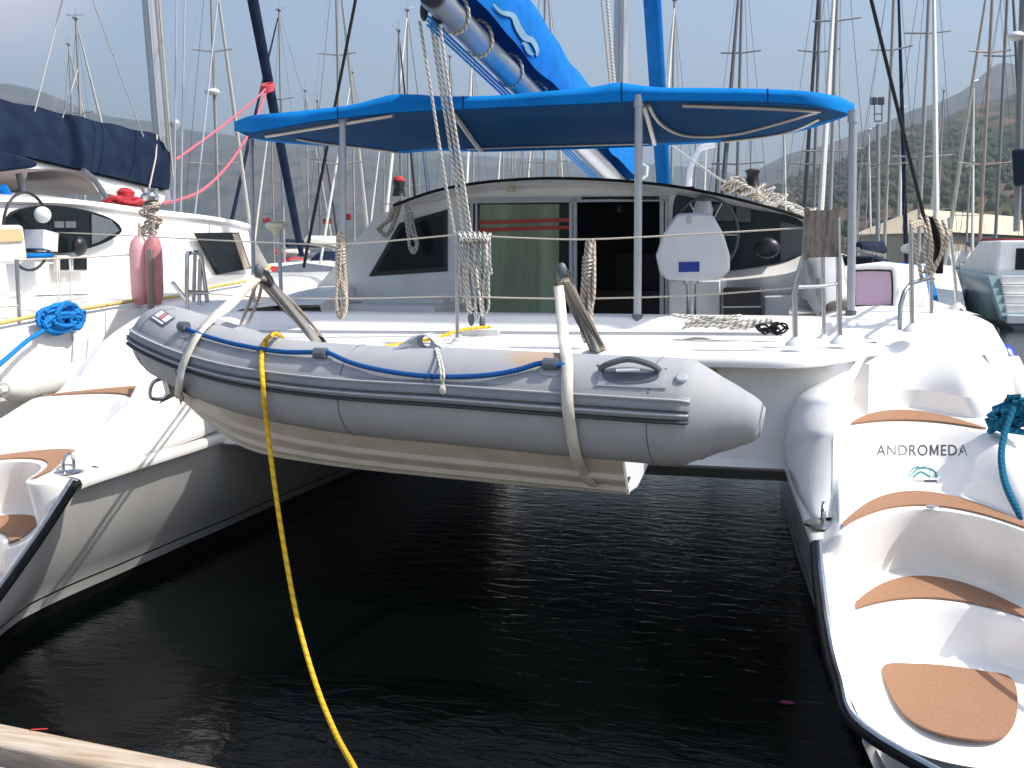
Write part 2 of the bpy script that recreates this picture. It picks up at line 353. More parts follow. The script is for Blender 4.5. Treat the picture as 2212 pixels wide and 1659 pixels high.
#        Y at the middle, drop at the ends, half width, height
ROWS = [(6.86,.16,.22,1.67),(6.62,.36,.30,1.37),(6.58,.40,.335,1.262),(6.03,.26,.365,1.25),(5.69,.86,.43,.957),(5.24,.56,.42,.95),(5.33,.52,.40,.627),(4.84,.30,.40,.62),(4.76,.10,.33,.40),(3.98,-.06,.28,.385)]
def outer(sg, k):                           # outer rim mirrors the inner one, lower on the port quarter
    x, y, z = [(2.97,6.7,1.60),(3.03,6.32,1.40),(3.06,6.18,1.29),(3.09,5.92,1.20),(3.12,5.5,.95),(3.10,5.3,.87),(3.08,4.95,.79),(3.05,4.55,.67),(3.0,4.2,.54),(2.9,3.95,.42)][k]
    return (x, y, z) if sg > 0 else (x-.03, y+.05, z-.05)
def stern(sg, part_of):
    xs = lambda dx: XC+sg*dx
    NS = 41; rows = []
    rim = RIM[sg]
    for k, (ya, sag, hw, z) in enumerate(ROWS):
        if k == 0: continue
        ri = rim[k]; out = []
        ro = outer(sg, k)
        for j in range(NS):
            s_ = -1+2*j/(NS-1)
            a = abs(s_)
            core = V((XCD+hw*max(-1, min(1, s_/.74)), ya-sag*min(1, a/.74)**2.2, z))
            rm = V(ri) if s_ < 0 else V(ro)
            if a > .74:
                t = (a-.74)/.26; tt = t*t*(3-2*t)
                p = core.lerp(rm, .45*t+.55*tt); p.x = core.x+(rm.x-core.x)*t; p.z = core.z+(rm.z-core.z)*tt
            else: p = core
            out.append(V((xs(p.x), p.y, p.z)))
        rows.append(out)
    # close the platform round the aft end
    last = rows[-1]
    mid = V((xs(XCD), 3.74 if sg > 0 else 4.0, .335))
    for q_ in range(len(rows)):              # ease the corners of the treads
        for _ in range(2): rows[q_] = [rows[q_][0]]+[(rows[q_][j-1]+rows[q_][j]*2+rows[q_][j+1])/4 for j in range(1, NS-1)]+[rows[q_][-1]]
    last = rows[-1]
    rows.append([V((p.x, p.y-(.05+.13*max(0, 1-abs(-1+2*j/(NS-1))**2)), p.z-.03)) for j, p in enumerate(last)])
    # every lip and every foot gets a small rounding row on both sides
    fine = [rows[0]]
    for k in range(1, len(rows)):
        a, b = rows[k-1], rows[k]
        for t in (.04, .12, .5, .88, .96): fine.append([p.lerp(q, t) for p, q in zip(a, b)])
        fine.append(b)
    sm_rows = []
    for i, r_ in enumerate(fine):
        if 0 < i < len(fine)-1:
            sm_rows.append([(fine[i-1][j]+fine[i+1][j]+2*r_[j])/4 for j in range(NS)])
        else: sm_rows.append(r_)
    mb = MB(); mb.loft(sm_rows, flip=(sg < 0))
    # skirt: from the last row down under the water
    base = sm_rows[-1]
    cx_ = xs(XCD); mb.loft([base, [V((p.x+(cx_-p.x)*.06, p.y+.04, p.z-.06)) for p in base], [V((p.x+(cx_-p.x)*(.3 if sg > 0 else .75), p.y+(.12 if sg > 0 else .30), .1)) for p in base], [V((p.x+(cx_-p.x)*(.4 if sg > 0 else .8), p.y+.4, -.5)) for p in base]], flip=(sg < 0))
    o = mb.build('stern_steps', G, part_of, sharp=70)
    hullo[(sg, 'tree')] = bvh(mb)
    hullo[(sg, 'edge')] = [r_[0] for r_ in sm_rows[:19]]
    return rows, o
hullo = {}
def wl(sg, y):                              # inner waterline offset
    return lerp_tab([(3.9,2.32),(4.5,2.25),(6.2,2.06),(7.7,1.94),(9.2,1.85),(12,1.85),(16,2.3),(17.4,2.55)], y) if sg > 0 else lerp_tab([(4.0,2.18),(4.5,2.30),(5.0,2.42),(7.5,2.37),(10,2.27),(13,2.25),(16,2.4),(17.4,2.55)], y)
def top_in(sg, y): return lerp_tab([(4.78,1.985),(5.5,1.93),(6.3,1.86),(8,1.8)], y) if sg > 0 else lerp_tab([(4.88,1.90),(5.5,1.82),(6.1,1.75),(8,1.75)], y)
for sg, nm in ((1, 'starboard'), (-1, 'port')):
    xs = lambda dx: XC+sg*dx
    rim = RIM[sg]
    # ---- hull shell
    mb = MB(); rows = []
    # aft inner wall hangs under the sloping stern rim and the level gunwale
    edge = [V((rim[k][0], rim[k][1], rim[k][2])) for k in (9, 8, 7, 6, 5)]
    edge += [V((top_in(sg, y), y, .90 if sg > 0 else .965)) for y in (5.2, 5.7, 6.2)] + [V((top_in(sg, y), y, .86)) for y in (6.8, 8, 10, 12, 14)]
    wallrows = [[], [], [], [], []]
    for e in edge:
        yb = e.y+.06*(1-min(1, e.z/.9))
        b = V((wl(sg, yb), yb, 0)); lo = V((wl(sg, yb)+.06, yb+.05, -.6))
        for i, t in enumerate((0, .33, .66, 1)):
            p = e.lerp(b, t); p.x += (-.055 if sg < 0 else .03)*math.sin(t*math.pi)
            if i == 0: p.x += .012
            wallrows[i].append(V((xs(p.x), p.y, p.z)))
        wallrows[4].append(V((xs(lo.x), lo.y, lo.z)))
    mb.loft(wallrows, flip=(sg > 0))
    # forward and outer sides: full sections
    secs = []
    for y in (7.55, 9, 10.5, 12, 13.5, 15, 16.3, 17.2, 17.6):
        t = max(0, (y-12)/5.6); wdt = (1-t**2.2); hd = 1.74+.10*max(0, (y-7)/8)
        xo = XCD+.66*wdt+.03; xi = wl(sg, y)*(1 if y < 12 else 1)
        if y >= 12: xi = XCD-(XCD-wl(sg, 12))*wdt
        xo_w = XCD+.42*wdt
        secs.append([V((xs(max(XCD-.66*wdt, 1.86)), y, hd+.02)), V((xs(XCD), y, hd+.07)), V((xs(xo-.12*wdt), y, hd+.03)), V((xs(xo), y, hd-.06)), V((xs(xo+.02), y, hd-.5)), V((xs(xo_w+.08*wdt), y, .35)), V((xs(xo_w), y, 0)), V((xs(XCD), y, -.6))])
    mb.loft(secs, flip=(sg > 0))
    if True:                                 # forward inner wall above the tunnel, ahead of the bridgedeck
        rr = []
        for y in (13.2, 14, 15, 16.3, 17.2, 17.6):
            t = max(0, (y-12)/5.6); wdt = (1-t**2.2); hd = 1.74+.10*max(0, (y-7)/8)
            rr.append([V((xs(XCD-.62*wdt), y, hd+.02)), V((xs(XCD-.5*wdt), y, .5)), V((xs(XCD-.45*wdt), y, -.5))])
        mb.loft(rr, flip=(sg < 0))
    # outer stern quarter between the steps and the full sections
    oq = []
    outer_rim = [V(outer(sg, k)) for k in range(len(rim))]
    top = [V((xs(p.x), p.y, p.z)) for p in outer_rim]
    sideb = [V((xs(min(p.x+.10, XCD+.70)), p.y+.0, max(.25, p.z-.35))) for p in outer_rim]
    low = [V((xs(XCD+.45), max(p.y, 4.1), 0)) for p in outer_rim]; low2 = [V((xs(XCD+.2), max(p.y, 4.2), -.5)) for p in outer_rim]
    mb.loft([top, sideb, low, low2], flip=(sg > 0))
    hullo[sg] = mb.build('hull', M['hull'], cat, sharp=50)
    # ---- steps
    rows, so_ = stern(sg, cat)
    # ---- dome deck joining the steps' top row to the side deck, and the haunch between steps and bridgedeck wall
    mb = MB()
    r0 = rows[0]
    yD = 7.6
    d1 = [V((xs(1.86+(3.17-1.86)*j/40), yD, 1.77+.06*math.sin(math.pi*j/40)-.05*max(0, (j-34)/6)**2-.14*max(0, 1-j/9)**1.5)) for j in range(41)]
    mids = []
    for i_ in range(1, 12):                  # a swelling quarter: it leaves the top step upwards and meets the deck level
        t = i_/12; row = []
        for j, (a, b) in enumerate(zip(r0, d1)):
            q = j/40; lift = (.36+.14*math.sin(math.pi*q))*min(1, .35+j/10)
            m0 = V((0, .34, lift)); m1 = V(((b.x-a.x)*.6, 1.3, .06))
            h00 = 2*t**3-3*t*t+1; h10 = t**3-2*t*t+t; h01 = -2*t**3+3*t*t; h11 = t**3-t*t
            row.append(a*h00+m0*h10+b*h01+m1*h11)
        mids.append(row)
    mb.loft([r0]+mids+[d1], flip=(sg < 0))
    # outer lip of that deck
    ob = [r0[-1]]+[m_[-1] for m_ in mids]+[d1[-1]]
    mb.loft([ob, [V((p.x+sg*.07, p.y, p.z-.12)) for p in ob], [V((p.x+sg*.10, p.y, p.z-.5)) for p in ob], [V((xs(XCD+.5), p.y, .3)) for p in ob], [V((xs(XCD+.42), p.y, 0)) for p in ob], [V((xs(XCD), p.y, -.6)) for p in ob]], flip=(sg > 0))
    mb.build('side_deck', M['deck'], cat, sharp=60)
    # haunch (rounded shoulder): quad patch from crease to wall line / gunwale
    crease = [V((rim[0][0]+.02, rim[0][1]+.04, rim[0][2]+.02))]+[V((sg*(p.x-XC)+.006, p.y+.004, p.z)) for p in hullo[(sg, 'edge')]]
    crease = spline(crease, 2)
    if sg > 0: wall = spline([V(p) for p in ((2.32,6.34,1.585),(2.12,6.26,1.47),(1.95,6.24,1.38),(1.885,6.24,1.24),(1.86,6.22,1.08),(1.865,6.15,.965),(1.91,5.6,.925),(1.99,5.05,.905))], 3)
    else: wall = spline([V(p) for p in ((2.30,6.34,1.585),(2.08,6.26,1.49),(1.90,6.22,1.42),(1.80,6.2,1.27),(1.75,6.18,1.12),(1.76,6.10,1.03),(1.82,5.6,.985),(1.91,5.10,.955))], 3)
    N = 22
    rs = []
    for i in range(N):
        c_ = crease[round(i*(len(crease)-1)/(N-1))]; q_ = wall[round(i*(len(wall)-1)/(N-1))]
        row = []
        for j in range(15):
            t = j/14
            p = c_.lerp(q_, t); bl = math.sin(math.pi*t)**.8*math.sin(math.pi*min(1, .12+i/(N-1)*.8))
            p = p+V((-.10*bl, -.03*bl, .05*bl*(1-t)))
            row.append(V((xs(p.x), p.y, p.z)))
        rs.append(row)
    mb = MB(); mb.loft(rs, flip=(sg > 0))
    mb.build('haunch', G, cat, sharp=70)
    # gunwale flange: the bright ledge running from the bridgedeck corner aft to the mooring ring
    ge = spline([V((top_in(sg, y), y, z)) for y, z in (((6.35,.955),(5.9,.93),(5.4,.905),(4.98,.885),(4.80,.872)) if sg > 0 else ((6.3,1.0),(5.9,.985),(5.4,.965),(5.0,.945),(4.9,.935)))], 4)
    prof = []
    for p in ge:
        k = 1 if p.y > 5 else .8
        prof.append([V((xs(p.x-.012), p.y, p.z-.05)), V((xs(p.x-.022), p.y, p.z-.02)), V((xs(p.x-.01), p.y, p.z+.004)), V((xs(p.x+.03), p.y, p.z+.014)), V((xs(p.x+.10*k), p.y, p.z+.016))])
    mb = MB(); mb.loft(prof, flip=(sg > 0)); mb.build('gunwale', G, cat, sharp=80)
    # rubbing strip round the stern edge: black base with a bright steel bead
    ed = spline([V((xs(rim[k][0]-.004), rim[k][1]-.008, rim[k][2])) for k in (5, 6, 7, 8, 9)]+([V((xs(2.52), 3.60, .33))] if sg > 0 else [V((xs(2.015), 4.13, .28)), V((xs(2.10), 3.95, .17)), V((xs(2.5), 3.8, .12))]), 6)
    mb = MB(); mb.tube(ed, .025, 8); st = mb.build('rubbing_strip', M['rubber'], cat)
    mb = MB(); mb.tube([p+V((sg*.014, -.014, .014)) for p in ed], .015, 8); mb.build('steel_bead', M['steel'], st)
    # mooring ring on the corner
    c0 = V((xs(2.02), 4.98, .905 if sg > 0 else .955))
    mb = MB(); mb.lathe(c0, [(.001,.0),(.085,.0),(.085,.012),(.06,.02),(.001,.02)], 20)
    pl = mb.build('ring_plate', M['steel'], cat)
    mb = MB(); mb.tube(spline([c0+V((0,-.045,.02)), c0+V((0,-.042,.07)), c0+V((0,0,.105)), c0+V((0,.042,.07)), c0+V((0,.045,.02))], 5), .010, 8); mb.build('ring', M['steel'], pl)
    # cork pads on the treads (built on each tread, 4 mm proud)
    def crescent(ya, sag_a, yb, sag_b, hw, z, n=28, round_end=.0):
        up, dn = [], []
        for j in range(n+1):
            s_ = -1+2*j/n
            x_ = XCD+hw*s_+.0
            t_ = ya-sag_a*abs(s_)**2.1; b_ = yb-sag_b*abs(s_)**2.1
            if b_ > t_: b_ = t_
            up.append(V((xs(x_), t_, z))); dn.append(V((xs(x_), b_, z)))
        m_ = MB(); m_.loft([up, dn], flip=(sg > 0)); m_.loft([[p-V((0,0,.008)) for p in dn], dn], flip=(sg < 0)); return m_
    crescent(6.50, .62, 6.09, .24, .335, 1.263).build('tread_pad', M['cork'], cat)
    p2 = crescent(5.62, .80, 5.30, .54, .425, .961).build('tread_pad', M['cork'], cat)
    if sg > 0:
        c1 = at(2015, 1096, Z=.965); mb = MB(); mb.lathe(c1, [(.001,0),(.035,0),(.03,.006),(.001,.006)], 16); mb.build('deck_filler_cap', M['steel'], p2)
    crescent(5.22, .50, 4.88, .24, .365, .632).build('tread_pad', M['cork'], cat)
    if sg > 0:
        po = spline(pts([(1908,1438),(1925,1500),(1962,1550),(2025,1582),(2110,1597),(2165,1590),(2192,1555),(2198,1505),(2182,1462),(2120,1448),(2050,1438),(1975,1433)], Z=.407), 5, True)
    else:
        po = [V((2*XC-p.x, p.y+.25, p.z)) for p in spline(pts([(1908,1438),(1925,1500),(1962,1550),(2025,1582),(2110,1597),(2165,1590),(2192,1555),(2198,1505),(2182,1462),(2120,1448),(2050,1438),(1975,1433)], Z=.407), 5, True)]
    mb = MB(); mb.prism(po, (0,0,-.008)); mb.build('tread_pad', M['cork'], cat)
    hullo[(sg, 'rows')] = rows

def hit(tree, px, py, off=.01, fallY=None):     # photo point -> point on a surface, lifted off it
    d = ray(px, py).normalized(); h_ = tree.ray_cast(EYE, d)
    if h_[0] is None: return at(px, py, Y=fallY) if fallY else None
    n = h_[1]
    if n.dot(d) > 0: n = -n
    return h_[0]+n*off
def text_mesh(body, size=1., space=1., bold=0.):
    cu = bpy.data.curves.new('txt', 'FONT'); cu.body = body; cu.size = size; cu.space_character = space; cu.offset = bold; cu.align_x = 'CENTER'
    cu.resolution_u = 4
    ob = bpy.data.objects.new('txt', cu); COL.objects.link(ob)
    dg = bpy.context.evaluated_depsgraph_get(); dg.update(); me = bpy.data.meshes.new_from_object(ob.evaluated_get(dg))
    vs = [v.co.copy() for v in me.vertices]; fs = [tuple(p.vertices) for p in me.polygons]
    bpy.data.objects.remove(ob); bpy.data.curves.remove(cu); bpy.data.meshes.remove(me)
    return vs, fs

# ---- the ship's name and the charter emblem on the upper riser
rows = hullo[(1, 'rows')]
def riser(px_x, px_y, off=.007):             # a photo point on the riser
    A, B = rows[3], rows[4]
    mb = MB(); mb.loft([A, B]); return mb
rtree = hullo[(1, 'tree')]
def on_riser(px, py):
    p = hit(rtree, px, py, .0018)
    return p
vs, fs = text_mesh('ANDROMEDA', 1, 1.08, .006)
x0 = min(v.x for v in vs); x1 = max(v.x for v in vs); y1 = max(v.y for v in vs)
par_ = list(range(len(vs)))
def root_(a):
    while par_[a] != a: a = par_[a]
    return a
for f_ in fs:
    for k in f_[1:]: par_[root_(k)] = root_(f_[0])
comp = {}
for k in range(len(vs)): comp.setdefault(root_(k), []).append(k)
comp = sorted(comp.values(), key=lambda c: min(vs[k].x for k in c)); mset = set(comp[5])
fs = [f_ for f_ in fs if f_[0] not in mset]
N_ = lambda x, y: on_riser(1893+(x-x0)/(x1-x0)*197, 984-(y/y1)*23)
mb = MB(); mb.add([N_(v.x, v.y) for v in vs], fs)
ma, mb_x = min(vs[k].x for k in mset), max(vs[k].x for k in mset); mw = mb_x-ma; st_ = mw*.19; mc = (ma+mb_x)/2
for q in ([(ma,0),(ma+st_,0),(ma+st_,y1),(ma,y1)], [(mb_x-st_,0),(mb_x,0),(mb_x,y1),(mb_x-st_,y1)], [(ma+st_,y1),(ma+st_,y1*.66),(mc,0),(mc,y1*.34)], [(mb_x-st_,y1),(mc,y1*.34),(mc,0),(mb_x-st_,y1*.66)]): mb.add([N_(*p) for p in q], [(0,1,2,3)])
mb.build('name_lettering', M['letter'], cat)
mb = MB()
def stroke(P, w0, w1=None):
    P = spline([V((x, y, 0)) for x, y in P], 5); w1 = w0 if w1 is None else w1; a, b = [], []
    for i, p in enumerate(P):
        t = (P[min(i+1, len(P)-1)]-P[max(i-1, 0)]).normalized(); n = V((-t.y, t.x, 0)); ww = w0+(w1-w0)*i/(len(P)-1)
        a.append(on_riser(p.x+n.x*ww, p.y+n.y*ww)); b.append(on_riser(p.x-n.x*ww, p.y-n.y*ww))
    mb.loft([a, b])
stroke([(1944,1032),(1958,1030),(1966,1020),(1974,1011),(1986,1009)], .6, 2.0)
stroke([(1962,1033),(1972,1022),(1984,1012),(2000,1010)], 1.0, 2.4)
stroke([(1972,1032),(1982,1023),(1991,1020),(2002,1026),(2008,1031)], 2.4, 1.4)
stroke([(1998,1011),(2012,1014),(2021,1022),(2022,1032)], 1.2, 2.6)
stroke([(2010,1013),(2009,1033)], .5)
mb.build('emblem', M['logo'], cat)
vs, fs = text_mesh('YACHTING', 1, 1.1); x0 = min(v.x for v in vs); x1 = max(v.x for v in vs); y1 = max(v.y for v in vs)
mb = MB(); mb.add([on_riser(1944+(v.x-x0)/(x1-x0)*50, 1041-(v.y/y1)*4.5) for v in vs], fs)
mb.loft([[on_riser(1996+i*4, 1037) for i in range(8)], [on_riser(1996+i*4, 1041.5) for i in range(8)]])
mb.build('small_lettering', M['letter'], cat)

# ---- bridgedeck: aft wall, flange, underside
mb = MB()
prof = [(6.26,1.55),(6.24,1.2),(6.235,.975),(6.20,.955),(6.185,.935),(6.20,.918),(6.28,.90),(6.6,.80),(6.95,.71),(9,.70),(13.4,.74),(13.5,1.0),(13.5,1.7)]
xsx = [XC-2.3+4.6*i/24 for i in range(25)]
mb.loft([[V((x, y, z)) for x in xsx] for y, z in prof])
mb.build('bridgedeck', M['gel'], cat, sharp=50)
# ---- aft deck with rounded lip, track groove and coaming
def ylip(dx): return 5.99+max(0, (abs(dx)-1.75)/.62)**2*.72
mb = MB(); P_ = []
for i in range(61):
    dx = -2.46+4.92*i/60; yl = ylip(dx); k = max(0, (abs(dx)-1.75)/.62)**2*.03
    P_.append([(yl+.05,1.525+k),(yl+.012,1.535+k),(yl,1.555+k),(yl+.006,1.58+k),(yl+.03,1.598+k),(yl+.10,1.606+k),(6.75,1.635),(6.76,1.628),(6.84,1.632),(6.85,1.645),(7.08,1.662),(7.115,1.672),(7.15,1.738),(7.175,1.755),(7.21,1.761),(7.50,1.761),(7.535,1.75),(7.55,1.70),(7.56,1.2)])
    P_[-1] = [V((XC+dx, max(y, yl+.004*q), z)) for q, (y, z) in enumerate(P_[-1])]
mb.loft([[c[q] for c in P_] for q in range(19)])
mb.build('aft_deck', M['deck'], cat, sharp=50)
# cockpit sole and seats
mb = MB(); mb.box((XC, 8.35, 1.22), (4.3, 1.7, .06)); mb.build('cockpit_sole', M['deck'], cat)
mb = MB()
for c_, s_ in (((-3.55,8.75,1.5),(1.5,.8,.55)), ((-4.0,8.0,1.45),(.7,1.1,.46))): mb.box(c_, s_)
mb.build('cockpit_bench', M['gel2'], cat, bevel=.03)
mb = MB()                                    # cushion-like ledge behind the bench
mb.bar(at(745,650,Y=9.0), at(965,650,Y=9.0), .22, .05); mb.build('bench_ledge', M['gel2'], cat, bevel=.012)
mb = MB()                                    # port cockpit coaming: long sloping ridge
ra = [at(*q, Y=7.25) for q in ((470,690),(520,668),(600,660),(690,658),(700,690))]
rb = [at(*q, Y=9.15) for q in ((610,655),(650,628),(700,618),(760,616),(770,655))]
mb.loft([ra, rb], flip=True); mb.build('cockpit_coaming', M['gel2'], cat, sharp=60)
ga = [at(*q, Y=7.45) for q in ((1768,690),(1774,668),(1792,652),(1826,642),(1850,690))]
gb = [at(*q, Y=9.15) for q in ((1716,640),(1735,552),(1768,536),(1812,527),(1846,650))]
mb = MB(); mb.loft([ga, [a.lerp(b, .45)+V((0,0,.06)) for a, b in zip(ga, gb)], gb]); mb.build('cockpit_coaming', M['gel'], cat, sharp=60)

# ---- saloon bulkhead in pieces round the open door
Yb = 9.2
def panel(poly, nm, m_, Y=Yb, th=.05, bev=None, par=None):
    mb = MB(); mb.prism(pts(poly, Y=Y), (0, th, 0)); return mb.build(nm, m_, par or cat, bevel=bev)
arch = spline([V((x, y, 0)) for x, y in ((806,474),(840,456),(880,440),(960,411),(1050,394),(1150,385.5),(1230,384),(1330,388),(1430,397),(1500,408),(1600,430),(1740,473),(1812,520))], 6)
archp = [(p.x, p.y) for p in arch]
def arch_y(x):
    for a, b in zip(archp, archp[1:]):
        if a[0] <= x <= b[0]: return a[1]+(b[1]-a[1])*(x-a[0])/(b[0]-a[0])
    return archp[-1][1]
left = [(x, y) for x, y in archp if x < 1010]+[(1012, arch_y(1012)),(1012,700),(620,700)]
panel(left, 'bulkhead', M['gel'])
right = [(1442,700),(1442, arch_y(1442))]+[(x, y) for x, y in archp if x > 1442]+[(1846,700)]
panel(right, 'bulkhead', M['gel'])
panel([(1012, arch_y(1012))]+[(x, y) for x, y in archp if 1012 < x < 1442]+[(1442, arch_y(1442)),(1442,431),(1012,436)], 'bulkhead', M['gel'])
# coachroof ahead of the bulkhead and its dark-edged brim
fa = [at(x, y, Y=9.21) for x, y in archp]; fa = [at(625,690,Y=9.21)]+fa+[at(1846,690,Y=9.21)]
rws = []
for y, sx, sz in ((9.22,1,1),(10.5,.99,1.0),(12,.93,.98),(13.2,.80,.82),(14.2,.62,.35)):
    rws.append([V((XC+.05+(p.x-XC-.05)*sx, y, 1.72+(p.z-1.72)*sz)) for p in fa])
mb = MB(); mb.loft(rws, flip=True); mb.build('coachroof', M['deck'], cat, sharp=60)
br = [at(x, y, Y=9.2) for x, y in archp if 866 < x < 1750]
brim = []
for dz, y in ((.0,9.2),(.006,8.98),(-.004,8.955),(-.03,8.95),(-.045,9.0),(-.075,9.19)):
    brim.append([V((p.x, y, 2.1+(p.z-2.1)*(y/9.2)+dz*min(1, i/6, (len(br)-1-i)/6))) for i, p in enumerate(br)])
mb = MB(); mb.loft(brim, flip=True); bm_ = mb.build('roof_brim', M['gel'], cat, sharp=60)
mb = MB(); mb.tube([p+V((0,-.006,0)) for p in brim[2]], .014, 6); mb.build('brim_gasket', M['rubber'], bm_)
for x in (1200-.0, 1455-120, 1106): pass
for x, y in ((1105,409),(1362,405)):
    mb = MB(); mb.lathe(at(x, y, Y=9.08), [(.001,-.02),(.045,-.02),(.04,.0),(.02,.02)], 14); mb.build('roof_lamp', M['rad'], cat)
# window on the port side of the bulkhead
wf = panel([(966,452),(966,586),(796,597),(862,482)], 'window', M['black'], Y=9.18, th=.02, bev=.006)
panel([(957,464),(957,577),(812,587),(868,490)], 'pane', M['glass'], Y=9.172, th=.004, par=wf)
# sliding door: frame, curtained leaf, opening
fr = MB()
for a, b, ww in (((1020,432),(1020,700),.03),((1030,436),(1030,700),.02),((1234,428),(1234,700),.03),((1243,428),(1243,700),.03),((1430,430),(1430,700),.035),((1440,430),(1440,700),.025)):
    fr.bar(at(*a, Y=9.19), at(*b, Y=9.19), ww, .04, up=(0,1,0))
fr.bar(at(1012,434,Y=9.185), at(1444,429,Y=9.185), .03, .045, up=(0,0,1))
door = fr.build('sliding_door', M['paintalu'], cat)
panel([(1031,440),(1229,438),(1229,700),(1031,700)], 'door_glass', M['glass'], Y=9.215, th=.006, par=door)
cv = MB(); L0 = at(1036,442,Y=9.205); L1 = at(1208,441,Y=9.205); zb = at(1036,700,Y=9.205).z; rw = [[], []]
for i in range(60):
    t = i/59; y_ = 9.207+.004*math.sin(t*38)
    p = L0.lerp(L1, t); rw[0].append(V((p.x, y_, p.z))); rw[1].append(V((p.x, y_, zb)))
cv.loft(rw, flip=True); cv.build('curtain', M['green'], door)
for y0_, y1_ in ((481,475),(497,491)):
    mb = MB(); mb.bar(at(1031,y0_,Y=9.195), at(1229,y1_,Y=9.195), .006, .032, up=(0,0,1)); mb.build('red_tape', M['redband'], door)
panel([(1256,425),(1424,424),(1424,432),(1256,433)], 'door_header', M['brown'], Y=9.17, th=.02, par=door)
mb = MB(); a_ = at(1180,440,Y=9.3); b_ = at(1436,700,Y=9.3)      # saloon interior seen through the opening
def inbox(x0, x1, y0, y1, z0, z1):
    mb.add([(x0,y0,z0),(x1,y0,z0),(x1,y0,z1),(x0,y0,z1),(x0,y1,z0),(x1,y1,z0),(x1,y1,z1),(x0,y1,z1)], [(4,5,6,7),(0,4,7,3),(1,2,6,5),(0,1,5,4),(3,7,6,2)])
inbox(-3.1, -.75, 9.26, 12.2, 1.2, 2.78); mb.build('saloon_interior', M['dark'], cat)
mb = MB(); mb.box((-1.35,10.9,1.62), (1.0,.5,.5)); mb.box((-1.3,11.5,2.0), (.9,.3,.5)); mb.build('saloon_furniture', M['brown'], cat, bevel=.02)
# starboard helm recess
hw_ = spline([V((x, y, 0)) for x, y in ((1456,585),(1453,500),(1456,432),(1480,418),(1560,430),(1640,450),(1738,482),(1738,548),(1690,566),(1600,582),(1520,588))], 4, True)
hp = panel([(p.x, p.y) for p in hw_], 'helm_window', M['tint'], Y=9.185, th=.02)
panel([(1686,478),(1738,492),(1738,548),(1700,562),(1686,566)], 'side_pane', mat('grey_tint', (.085,.095,.105), .2), Y=9.175, th=.006, par=hp)
for q in ([(1543,441),(1584,444),(1584,478),(1543,476)], [(1590,445),(1622,448),(1622,480),(1590,479)], [(1452,470),(1500,470),(1500,520),(1452,520)]):
    panel(q, 'instrument', M['hypd'], Y=9.12, th=.05, bev=.008, par=hp)
mb = MB(); mb.lathe(at(1519,452,Y=8.95), [(.001,-.09),(.07,-.09),(.085,.0),(.06,.07),(.001,.09)], 18); mb.build('compass_pod', M['wplas'], cat)
mb = MB(); mb.lathe(at(1519,432,Y=8.92), [(.001,-.01),(.055,-.01),(.05,.03),(.001,.05)], 16); mb.build('compass', M['smoke'], cat)
# moulded white band and locker faces under the helm window
ba = spline(pts([(1445,592),(1560,590),(1650,578),(1700,566),(1762,536)], Y=9.1), 5); bb = spline(pts([(1445,604),(1560,606),(1650,598),(1710,588),(1775,562)], Y=8.86), 5); bc = spline(pts([(1445,640),(1560,645),(1650,640),(1710,634),(1790,620)], Y=8.95), 5); bd_ = [p+V((0,0,-.5)) for p in bc]
mb = MB(); mb.loft([ba, bb, bc, bd_], flip=True); mb.build('helm_moulding', M['gel'], cat, sharp=70)
lk = panel([(1446,606),(1556,606),(1556,700),(1446,700)], 'locker_front', M['wplas'], Y=8.84, th=.1, bev=.012)
panel([(1650,640),(1772,636),(1772,700),(1650,700)], 'locker_front', M['wplas'], Y=8.7, th=.1, bev=.012)
bk = panel([(1562,622),(1645,622),(1645,700),(1562,700)], 'fridge', M['black'], Y=8.55, th=.4, bev=.012)
panel([(1562,662),(1644,661),(1644,664),(1562,665)], 'fridge_trim', M['alu'], Y=8.54, th=.01, par=bk)
# helm seat, pedestal, wheel
sp_ = [V((x, y, 0)) for x, y in ((1462,461),(1500,459),(1538,462),(1562,505),(1576,552),(1576,584),(1556,604),(1500,608),(1440,604),(1424,590),(1416,552),(1432,505))]
mb = MB(); mb.prism([at(p.x, p.y, Y=7.95) for p in sp_], (0,.09,.0)); seat = mb.build('helm_seat', M['wplas'], cat, bevel=.022)
panel([(1466,566),(1511,565),(1511,587),(1466,588)], 'hand_hole', M['fblue'], Y=7.945, th=.02, par=seat)
mb = MB(); mb.bar(at(1488,468,Y=7.945), at(1488,482,Y=7.945), .03, .012, up=(0,1,0)); mb.build('seat_clip', M['steel'], seat)
mb = MB(); mb.tube([at(1493,600,Y=8.02), at(1494,760,Y=8.02)], .036, 12); mb.tube([at(1493,606,Y=8.02), at(1493,614,Y=8.02)], .055, 12); mb.build('seat_pedestal', M['steel'], cat)
cw = at(1524,508,Y=8.55)
mb = MB(); mb.tube([cw+V((.255*math.cos(a*.1963),.02*math.sin(a*.1963),.30*math.sin(a*.1963))) for a in range(33)], .011, 8, caps=False)
wh = mb.build('steering_wheel', M['stay'], cat)
for a in (0, 60, 120):
    mb = MB(); mb.bar(cw+V((.25*math.cos(R(a)),0,.29*math.sin(R(a)))), cw-V((.25*math.cos(R(a)),0,.29*math.sin(R(a)))), .012, .008); mb.build('spoke', M['steel'], wh)
mb = MB(); mb.ball(at(1657,536,Y=8.8), .10, 14, (1.05,.6,.85)); solo(mb, 'sail_bag', M['black'], 'black bag lying under the helm window of the catamaran', 'bag')
